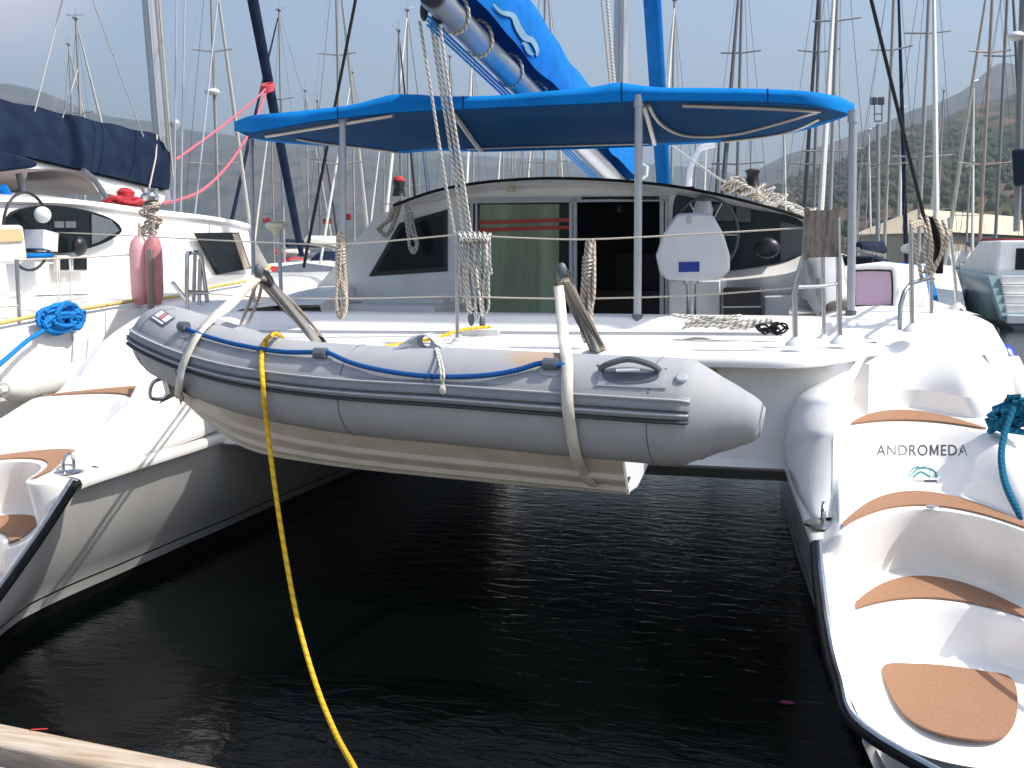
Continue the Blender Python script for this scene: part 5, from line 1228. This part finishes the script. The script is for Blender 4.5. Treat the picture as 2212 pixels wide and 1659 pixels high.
# ==================================================================== YACHTS BEHIND
def yacht_proto(key, hullm, coverm, jibm, mastm, cabinm, hood=None):
    """a 12 m sloop, stern at y=0, bow at +12, mast foot at y=6.8; mast top at z=15"""
    parts = []
    mb = MB(); secs = []
    for y, w_, h_ in ((0,1.35,1.15),(1.5,1.6,1.15),(4,1.85,1.15),(7,1.75,1.2),(9.5,1.1,1.3),(11.3,.4,1.42),(12.1,.03,1.5)):
        secs.append([V((-w_*.55,y+.0,0)), V((-w_*.85,y,.35)), V((-w_,y,h_-.1)), V((-w_*.97,y,h_)), V((0,y,h_+.08)), V((w_*.97,y,h_)), V((w_,y,h_-.1)), V((w_*.85,y,.35)), V((w_*.55,y,0))])
    mb.loft(secs); mb.add(secs[0], [tuple(range(9))]); parts.append(('hull', mb, hullm))
    mb = MB(); secs = []
    for y, w_, h_ in ((2.6,1.05,1.75),(3.2,1.1,1.85),(5,1.05,1.8),(7.5,.8,1.68),(8.6,.5,1.32)):
        secs.append([V((-w_,y,1.15)), V((-w_*.85,y,h_-.06)), V((-w_*.6,y,h_)), V((w_*.6,y,h_)), V((w_*.85,y,h_-.06)), V((w_,y,1.15))])
    mb.loft(secs, caps=True); parts.append(('cabin', mb, cabinm))
    mb = MB()
    for s in (-1, 1): mb.prism([V((s*1.06,3.3,1.35)), V((s*1.04,6.6,1.38)), V((s*1.0,6.4,1.62)), V((s*1.04,3.4,1.68))], (s*.03,0,0))
    parts.append(('side_window', mb, M['glass']))
    if hood:
        mb = MB(); rr = []
        for y, w_, h_ in ((1.7,1.0,2.35),(2.4,1.05,2.4),(3.3,1.0,1.9)): rr.append([V((-w_,y,1.6)), V((-w_*.95,y,h_-.15)), V((-w_*.6,y,h_)), V((w_*.6,y,h_)), V((w_*.95,y,h_-.15)), V((w_,y,1.6))])
        mb.loft(rr); parts.append(('sprayhood', mb, hood))
    mb = MB(); mb.tube([(0,6.8,1.5),(0,6.78,8),(0,6.72,15)], [.074,.070,.056], 10); parts.append(('mast', mb, mastm))
    for z, h_ in ((6.0,1.05),(10.4,.8)):
        mb = MB(); mb.tube([(-h_,6.65,z+.08),(0,6.78,z),(h_,6.65,z+.08)], .032, 6); parts.append(('spreader', mb, mastm))
    mb = MB(); mb.tube([(0,6.65,2.5),(0,2.0,2.65)], .07, 8); parts.append(('boom', mb, mastm))
    mb = MB(); rr = []
    for i in range(7):
        t = i/6; y = 6.6-4.5*t; hh = .42-.2*t; rr.append([V((-.13,y,2.55+.1*t)), V((-.15,y,2.7+.1*t)), V((0,y,2.6+hh+.1*t)), V((.15,y,2.7+.1*t)), V((.13,y,2.55+.1*t))])
    mb.loft(rr, caps=True); parts.append(('sail_cover', mb, coverm))
    mb = MB(); mb.tube([(0,11.9,1.6),(0,11.4,3),(0,9.5,8),(0,6.85,14.6)], [.05,.10,.085,.035], 8); parts.append(('furled_jib', mb, jibm))
    for a, b in (((-1.6,6.4,1.2),(0,6.74,14.8)), ((1.6,6.4,1.2),(0,6.74,14.8)), ((0,.1,1.3),(0,6.7,14.95))):
        mb = MB(); mb.tube([a, b], .009, 4); parts.append(('stay', mb, M['stay']))
    mb = MB(); mb.tube([(0,6.7,15),(.0,6.7,15.6)], .02, 5); mb.tube([(0,6.7,15.1),(-.3,6.4,15.25)], .018, 5); mb.box((0,6.7,15.05),(.25,.25,.08)); parts.append(('masthead_gear', mb, M['paintalu']))
    root = thing('sailing_yacht', None, 'yacht', (0,0,0), 'sailing yachts moored beyond')
    for nm, m_, ma in parts: m_.build(nm, ma, root)
    return root
PRO = {
 'navy': yacht_proto('navy', M['bhull'], M['navy'], M['navy'], M['mastw'], M['bhull'], M['navy']),
 'blue': yacht_proto('blue', M['bhull'], M['blue'], mat('mid_blue_canvas', (.02,.14,.36), .8), M['mastw'], M['bhull'], M['blue']),
 'white': yacht_proto('white', M['bhull'], M['fwhite'], M['fwhite'], M['mastw'], M['bhull'], None),
 'grey': yacht_proto('grey', M['bdark'], M['hypd'], mat('dark_grey_canvas', (.07,.075,.085), .8), M['mastg'], M['bhull'], M['fwhite']),
 'beige': yacht_proto('beige', M['bhull'], M['red'], M['web'], M['mastb'], M['gel2'], M['red']),
}
used = {k: False for k in PRO}
def clone(root, kids):
    r_ = root.copy(); COL.objects.link(r_)
    for ch in kids:
        c = ch.copy(); COL.objects.link(c); c.parent = r_
    return r_
# mast x at the photo's y=430, masthead y (None: above the frame), kind, turn of the hull, extras, where it stands
YL = [
 (182,55,'white',4,'w','tall far yacht whose pale masthead shows above the navy boom cover at the left'),
 (164,108,'white',10,'','lower of the two far masts above the navy boom cover at the left'),
 (470,None,'white',12,'r','yacht with a white radar and bare mast left of the furled navy jib'),
 (612,37,'navy',170,'r','yacht with a white radar right of the furled navy jib'),
 (665,204,'white',0,'','far yacht with a short mast between the navy jib and the port bimini post'),
 (735,None,'white',8,'','yacht whose mast is lined up behind the port bimini post'),
 (765,165,'white',176,'f','yacht with a grey masthead just right of the port bimini post'),
 (866,80,'grey',6,'','yacht with a black furled jib, left of the twin masts beyond the bimini'),
 (884,37,'white',184,'','yacht with the taller of the twin masts beyond the bimini'),
 (974,133,'blue',12,'','yacht with a blue furled jib just left of the mainsheet ropes'),
 (1022,116,'white',190,'','yacht with its spreaders seen between the mainsheet and the boom'),
 (1176,None,'white',0,'','pale mast showing beyond the upper edge of the blue sail cover'),
 (1086,255,'white',185,'f','far mast seen under the bimini just right of the mainsheet ropes'),
 (1106,262,'white',3,'','far mast under the bimini, second from the mainsheet ropes'),
 (1130,248,'blue',14,'','far yacht with a blue furled jib seen under the bimini left of the boom'),
 (1150,266,'white',183,'','far bare mast seen under the bimini above the green curtain'),
 (1205,250,'beige',5,'f','far beige mast under the bimini close to the foot of the boom'),
 (1450,16,'white',178,'','slim far mast just right of the catamaran’s furled blue jib'),
 (1500,240,'white',5,'','far mast under the bimini left of the starboard winch'),
 (1524,250,'white',182,'','far mast under the bimini just above the helm window'),
 (1552,230,'grey',8,'','grey far mast under the bimini right of the curved white arch'),
 (1592,None,'grey',175,'r','grey mast with a small white light, standing straight above the helm seat'),
 (1620,262,'white',2,'','far mast under the bimini above the black starboard winch'),
 (1690,268,'white',186,'','far mast seen under the starboard end of the bimini'),
 (1758,None,'grey',4,'','grey mast beyond the starboard end of the bimini, beside the white leaning one'),
 (1794,None,'white',174,'','leaning white mast behind the weathered wooden board'),
 (1857,330,'white',0,'','shortest mast just right of the starboard bimini post'),
 (1872,286,'white',183,'','short mast, second to the right of the starboard bimini post'),
 (1914,None,'navy',-16,'','yacht whose navy furled jib crosses the black shroud at the right'),
 (1988,None,'white',180,'','big pale mast standing where the black shroud comes down at the right'),
 (2028,205,'white',2,'','white mast with low spreaders right of the big pale mast'),
 (2092,186,'white',176,'r','thin mast with a white radar halfway up before the wooded hill'),
 (2122,None,'beige',7,'','beige mast leaning outwards in front of the wooded hill'),
 (2154,None,'grey',183,'','grey mast next to the beige leaning one in front of the hill'),
 (690,225,'grey',4,'f','far grey yacht with a red flag just left of the port bimini post'),
 (830,262,'white',182,'f','far mast beyond the lifelines at the port side of the saloon'),
 (590,240,'beige',186,'f','far beige mast close by the furled navy jib'),
 (905,240,'blue',3,'','far yacht with blue covers beyond the port end of the saloon roof'),
 (1940,240,'white',178,'','far mast between the crossing shroud and the big pale mast'),
]
FIX = {470:45,735:52,1176:62,1592:48,1758:46,1794:38,1914:43,1988:40,2122:47,2154:55}
BASE = {k: list(r_.children) for k, r_ in PRO.items()}
rnd = random.Random(21); taken = []
flagm = M['red']
for (x, yt, key, turn, ex, lab) in YL:
    best = None
    cand = [FIX[x]] if yt is None else [((575-yt)/2270.)**-1*(h_-2.1) for h_ in [11.5+.5*i for i in range(19)]]
    cand = [c for c in cand if c < 150 and c >= 27] or [cand[0]]
    for d in cand:
        q = EYE+(ray(x, 430)*d); 
        m_ = min([((q.x-t[0])**2*3+(q.y-t[1])**2*.35) for t in taken] or [1e9])
        if best is None or m_ > best[0]: best = (m_, d, q)
    _, d, q = best; taken.append((q.x, q.y))
    hgt = (2.1+(575-yt)/2270.*d) if yt is not None else max(15.5, 2.1+575/2270.*d+2.5)
    sc = hgt/15.
    root = PRO[key]
    if used[key]: root = clone(root, BASE[key])
    used[key] = True
    root['label'] = lab; root['group'] = 'sailing yachts moored beyond'
    a_ = R(turn)
    root.rotation_euler = (0, 0, a_); root.scale = (sc, sc, sc)
    off = Matrix.Rotation(a_, 3, 'Z') @ V((0, 6.75*sc, 0))
    root.location = (q.x-off.x, q.y-off.y, 0)
    mx_, my_ = q.x, q.y
    inv = Matrix.Rotation(-a_, 3, 'Z')
    def extra(mb_, nm, m_):
        o = mb_.build(nm, m_); o.location = (0,0,0); o.parent = root
    if 'r' in ex:
        mb = MB(); zz = (.58 if yt is None else .62)*15
        mb.lathe((0,6.5,zz), [(.001,0),(.26,.02),(.3,.1),(.26,.2),(.001,.24)], 14); extra(mb, 'radar', M['bhull'])
    if 'w' in ex:
        mb = MB(); mb.tube([(-.5,6.7,15.2),(.5,6.7,15.2)], .02, 5); extra(mb, 'wind_vane', M['paintalu'])
    if 'f' in ex:
        mb = MB(); z0 = 5.3; 
        for s in range(6): pass
        r0__ = [V((.35+.12*i, 6.6+.05*math.sin(i*1.3), z0)) for i in range(7)]; mb.loft([r0__, [p+V((-.05,.04,.20)) for p in r0__], [p+V((-.02,-.03,.42)) for p in r0__]]); extra(mb, 'flag', flagm)

# white yacht with stepped transom at the right edge
ry = thing('sailing_yacht', 'white yacht at the right edge with a stepped transom and a shaded grey-green side', 'yacht', (9.0, 38.5, 0))
mb = MB(); secs = []
for y, w_, h_, cx in ((38.0,1.9,.45,9.0),(38.6,2.0,1.0,9.0),(39.6,2.1,1.75,9.0),(42,2.3,1.85,9.0),(46,2.2,1.95,9.0),(50,1.2,2.1,9.0),(52.5,.05,2.3,9.0)):
    secs.append([V((cx-w_*.75,y,0)), V((cx-w_*.95,y,.3)), V((cx-w_,y,h_-.1)), V((cx-w_*.97,y,h_)), V((cx,y,h_+.05)), V((cx+w_*.97,y,h_)), V((cx+w_,y,h_-.1)), V((cx+w_*.95,y,.3)), V((cx+w_*.75,y,0))])
mb.loft(secs); mb.add(secs[0], [tuple(range(9))]); mb.build('hull', mat('shaded_white_topsides', (.15,.23,.25), .3), ry, sharp=40)  # white topsides, their shade painted in as a green-grey base colour
mb = MB()
for i in range(5): mb.box((9.05,38.0+.32*i,.35+.32*i), (3.5,.42,.30))
mb.build('transom_steps', M['gel'], ry, bevel=.03)
mb = MB(); mb.prism([V((7.3,40.2,1.7)), V((7.4,40.4,3.0)), V((7.7,46,3.1)), V((7.3,48.5,1.9))], (3.6,0,0)); mb.build('deckhouse', M['gel'], ry, bevel=.08)
for xx in (8.0, 9.1):
    mb = MB(); mb.box((xx+.3,40.22,2.35), (.75,.06,.75)); mb.build('window', M['glass'], ry, bevel=.02)
mb = MB(); mb.tube([at(2196,500,Y=42), at(2203,200,Y=42), at(2210,0,Y=42), at(2218,-400,Y=42)], .12, 12); rm = mb.build('mast', M['mastg'], ry)
mb = MB(); mb.ball(at(2196,78,Y=41.7), .28, 12, (1,1,.6)); mb.build('radar', M['bhull'], rm)
mb = MB(); mb.prism([at(x, y, Y=41.6) for x, y in ((2188,322),(2260,318),(2260,395),(2192,402))], (0,.3,0)); mb.build('sail_cover', M['navy'], ry, bevel=.1)
mb = MB(); mb.box((9.2,38.7,1.5), (.25,.1,.5)); mb.build('stern_ladder', M['steel'], ry)
# low motor boats and covers between the moored yachts
def launch(px, py, Y, L_, m1, m2, lab, turn=0):
    p = at(px, py, Y=Y); t = thing('motor_boat', lab, 'motor boat', (p.x, p.y, 0), 'small craft moored beyond')
    mb = MB(); secs = []
    for f_, w_, h_ in ((-.5,.8,.8),(-.2,1,.85),(.2,.9,.95),(.45,.35,1.1),(.52,.03,1.15)):
        y = f_*L_; secs.append([V((p.x-w_*.7,p.y+y,0)), V((p.x-w_,p.y+y,h_)), V((p.x,p.y+y,h_+.05)), V((p.x+w_,p.y+y,h_)), V((p.x+w_*.7,p.y+y,0))])
    mb.loft(secs, caps=True); mb.build('hull', M['bhull'], t, sharp=40)
    mb = MB(); secs = []
    for f_, w_, h_ in ((-.42,.75,1.5),(-.2,.8,2.1),(.1,.75,2.0),(.25,.5,1.3)):
        y = f_*L_; secs.append([V((p.x-w_,p.y+y,.85)), V((p.x-w_*.8,p.y+y,h_)), V((p.x,p.y+y,h_+.08)), V((p.x+w_*.8,p.y+y,h_)), V((p.x+w_,p.y+y,.85))])
    mb.loft(secs, caps=True); mb.build('canopy', m2, t, sharp=40); t.rotation_euler = (0,0,0)
launch(585,560,26,7,M['bhull'],M['red'],'small boat under a red cover left of the mushroom antenna')
launch(640,575,31,7,M['bhull'],M['bhull'],'small white boat behind the foot of the furled navy jib')
launch(705,580,24,6,M['bhull'],M['hypd'],'small boat with a grey canopy left of the port bimini post')
launch(1895,560,20,6,M['bhull'],M['web'],'small cream boat beyond the lilac hatch')
launch(1930,548,26,7,M['bhull'],M['blue'],'small boat with a blue canopy beyond the pushpit rails at the right')
launch(1990,560,30,7,M['bhull'],M['fwhite'],'small white boat with a white canopy left of the stepped transom yacht')

# ==================================================================== LAND
def landmat(name, c1, c2, c3, s1, s2):
    m = bpy.data.materials.new(name); m.use_nodes = True; n = m.node_tree; b = n.nodes['Principled BSDF']; b.inputs['Roughness'].default_value = .95; b.inputs['Specular IOR Level'].default_value = .05
    geo = n.nodes.new('ShaderNodeNewGeometry')
    a = n.nodes.new('ShaderNodeTexNoise'); a.inputs['Scale'].default_value = s1; a.inputs['Detail'].default_value = 6; a.inputs['Roughness'].default_value = .7
    v = n.nodes.new('ShaderNodeTexVoronoi'); v.inputs['Scale'].default_value = s2
    mq = n.nodes.new('ShaderNodeMapping'); mq.inputs['Scale'].default_value = (1, .18, 1.2); n.links.new(geo.outputs['Position'], mq.inputs[0])
    for q in (a, v): n.links.new(mq.outputs[0], q.inputs['Vector'])
    r1 = n.nodes.new('ShaderNodeValToRGB'); r1.color_ramp.elements[0].position = .42; r1.color_ramp.elements[1].position = .58; r1.color_ramp.elements[0].color = (*c1,1); r1.color_ramp.elements[1].color = (*c2,1)
    n.links.new(a.outputs['Fac'], r1.inputs['Fac'])
    r2 = n.nodes.new('ShaderNodeValToRGB'); r2.color_ramp.elements[0].position = .25; r2.color_ramp.elements[1].position = .62; r2.color_ramp.elements[0].color = (0,0,0,1); r2.color_ramp.elements[1].color = (1,1,1,1)
    n.links.new(v.outputs['Distance'], r2.inputs['Fac'])
    mxx = n.nodes.new('ShaderNodeMixRGB'); mxx.inputs[1].default_value = (*c3,1); n.links.new(r2.outputs['Color'], mxx.inputs[0]); n.links.new(r1.outputs['Color'], mxx.inputs[2]); n.links.new(mxx.outputs[0], b.inputs['Base Color'])
    return m
from mathutils import noise as mnoise
def ridge(nm, prof, dist, depth, m_, rough, fs, nx=220, ny=26, y0=-8):
    """a hillside: foot at dist-depth, crest (the profile) at dist"""
    P = spline([V((x, y, 0)) for x, y in prof], 4); xs_ = [p.x for p in P]; rows = []
    cols = []
    for i in range(nx+1):
        x = xs_[0]+(xs_[-1]-xs_[0])*i/nx
        for a, b in zip(P, P[1:]):
            if a.x <= x <= b.x: y = a.y+(b.y-a.y)*(x-a.x)/max(1e-6, b.x-a.x); break
        cols.append((x, y))
    for j in range(ny+1):
        t = j/ny; row = []
        for x, y in cols:
            d = dist-depth*(1-t); c_ = EYE+ray(x, y)*dist; q = EYE+ray(x, 575)*d
            z = (c_.z)*(t**.85)-(4 if j == 0 else 0)
            n_ = mnoise.fractal(V((q.x*fs, q.y*fs, 1.7)), 1.0, 2.0, 6)
            z += n_*rough*math.sin(math.pi*min(1, t*1.0))*1.0+ (mnoise.noise(V((q.x*fs*9, q.y*fs*9, 3)))*rough*.10)
            row.append(V((q.x, q.y, z)))
        rows.append(row)
    back = [V((p.x*1.25, p.y*1.25, -5)) for p in rows[-1]]; rows.append(back)
    mb = MB(); mb.loft(rows); tag(mb.build(nm, m_, sharp=180), kind='structure'); return rows
far_m = landmat('far_hillside', (.026,.045,.028), (.10,.07,.062), (.018,.03,.018), .008, .05)
near_m = landmat('wooded_hillside', (.038,.060,.022), (.15,.088,.058), (.011,.022,.008), .03, .14)
ridge('hills', [(-900,150),(-500,190),(-200,200),(0,206),(60,212),(130,236),(200,262),(300,280),(380,284),(450,292),(520,296),(620,300),(760,312),(900,326),(1000,336),(1120,345),(1300,352),(1430,358),(1560,372),(1700,410),(1900,470)], 2300, 1300, far_m, 70, .0012)
ridge('hills', [(1480,470),(1560,420),(1620,372),(1700,335),(1780,312),(1850,290),(1900,268),(1960,240),(2010,226),(2060,205),(2110,165),(2140,148),(2180,150),(2240,142),(2400,100),(2700,90),(3100,160)], 1500, 700, far_m, 40, .002)
near_rows = ridge('hills', [(1560,520),(1640,430),(1710,392),(1771,372),(1849,333),(1889,312),(1929,287),(2009,267),(2062,242),(2110,228),(2169,211),(2212,198),(2400,150),(2700,120),(3100,150)], 720, 480, near_m, 14, .006, 420, 60)
# scrub and pines on the near slope, one far-off mass
rnd = random.Random(31); bv = []; bf = []
base_v = [(0,0,1),(.9,0,.25),(.28,.86,.3),(-.73,.53,.2),(-.73,-.53,.28),(.28,-.86,.22),(.5,.4,-.5),(-.6,.1,-.5),(.1,-.6,-.5)]
base_f = [(0,1,2),(0,2,3),(0,3,4),(0,4,5),(0,5,1),(1,6,2),(2,6,7),(2,7,3),(3,7,4),(4,7,8),(4,8,5),(5,8,6),(5,6,1)]
ny_, nx_ = len(near_rows)-1, len(near_rows[0])
for k in range(9000):
    i = rnd.randrange(2, ny_-1); j = rnd.randrange(0, nx_-1); p = near_rows[i][j].lerp(near_rows[i+1][j+1], rnd.random())
    if mnoise.noise(V((p.x*.012, p.y*.006, 5))) < rnd.uniform(-.30, .45): continue
    r_ = rnd.uniform(.7, 2.0)*(1.25 if rnd.random() < .2 else 1); hz_ = rnd.uniform(.8, 1.5); a_ = rnd.uniform(0, 6.3); o_n = len(bv)
    for x, y, z in base_v:
        q = rnd.uniform(.75, 1.25)*r_
        bv.append((p.x+(x*math.cos(a_)-y*math.sin(a_))*q, p.y+(x*math.sin(a_)+y*math.cos(a_))*q, p.z+r_*.3+z*q*hz_))
    bf += [tuple(o_n+t_ for t_ in f_) for f_ in base_f]
mb = MB(); mb.v = [V(p) for p in bv]; mb.f = [list(f_) for f_ in bf]
tag(mb.build('hillside_scrub', mat('scrub_foliage', (.030,.052,.018), .9, var=.5, vscale=.05, col2=(.062,.06,.034), spec=.05), sharp=180), 'dark green scrub and pines covering the near slope at the right', 'scrub', kind='stuff')
# the shore below the hills
mb = MB(); mb.add([V((-3000,230,.0)), V((3000,230,0)), V((3000,260,1.2)), V((-3000,260,1.2)), V((3000,2400,3)), V((-3000,2400,3))], [(0,1,2,3),(3,2,4,5)])
tag(mb.build('shore', near_m), kind='structure')
# boathouse with a pale roof
p0 = at(2050,520,Y=95); p1 = at(2230,520,Y=110)
bh = thing('boathouse', 'large pale beige hall with a low pitched roof on the shore at the right', 'building', (p0.x, p0.y, 0))
bd2 = (p1-p0); bd2.z = 0; bl = bd2.length*1.3; bd2.normalize(); bn = V((-bd2.y, bd2.x, 0))
def bp(u_, v_, z): return V((p0.x, p0.y, 0))+bd2*u_+bn*v_+V((0,0,z))
mb = MB(); mb.prism([bp(0,0,0), bp(bl,0,0), bp(bl,8,0), bp(0,8,0)], (0,0,5.0)); mb.build('wall', M['wall'], bh)
mb = MB(); mb.add([bp(-.4,-.6,4.9), bp(bl+.4,-.6,4.9), bp(bl,4,7.1), bp(2.4,4,7.1), bp(bl+.4,8.6,4.9), bp(-.4,8.6,4.9)], [(0,1,2,3),(3,2,4,5),(0,3,5)]); mb.build('roof', M['roof'], bh)
# quay lamp mast with floodlights
lm = thing('floodlight_mast', 'grey floodlight mast standing left of the crossing shrouds', 'lamp post', tuple(at(1897,560,Y=70)))
mb = MB(); mb.tube([at(1898,575,Y=70)-V((0,0,2)), at(1897,268,Y=70)], .13, 8); mb.build('pole', M['mastw'], lm)
mb = MB(); mb.bar(at(1889,262,Y=70), at(1905,262,Y=70), .1, .1); mb.bar(at(1889,246,Y=70), at(1905,246,Y=70), .08, .08); mb.bar(at(1889,262,Y=70), at(1889,225,Y=70), .08, .08, up=(0,1,0)); mb.bar(at(1905,262,Y=70), at(1905,225,Y=70), .08, .08, up=(0,1,0)); mb.build('lamp_frame', M['mastw'], lm)
for x in (1887, 1903):
    mb = MB(); mb.box(at(x, 218, Y=70), (.4,.3,.45)); mb.build('floodlight', M['hypd'], lm, bevel=.04)

# ---- the air over the harbour
hz = bpy.data.materials.new('haze'); hz.use_nodes = True; n = hz.node_tree; n.nodes.remove(n.nodes['Principled BSDF'])
pv = n.nodes.new('ShaderNodeVolumePrincipled'); pv.inputs['Color'].default_value = (.47,.56,.65,1); pv.inputs['Density'].default_value = .0006; pv.inputs['Anisotropy'].default_value = .2
n.links.new(pv.outputs[0], n.nodes['Material Output'].inputs['Volume'])
mb = MB(); mb.box((0,1500,210), (7000,3800,422)); hb = mb.build('haze', hz); tag(hb, kind='stuff')
for p in hb.data.polygons: p.use_smooth = False
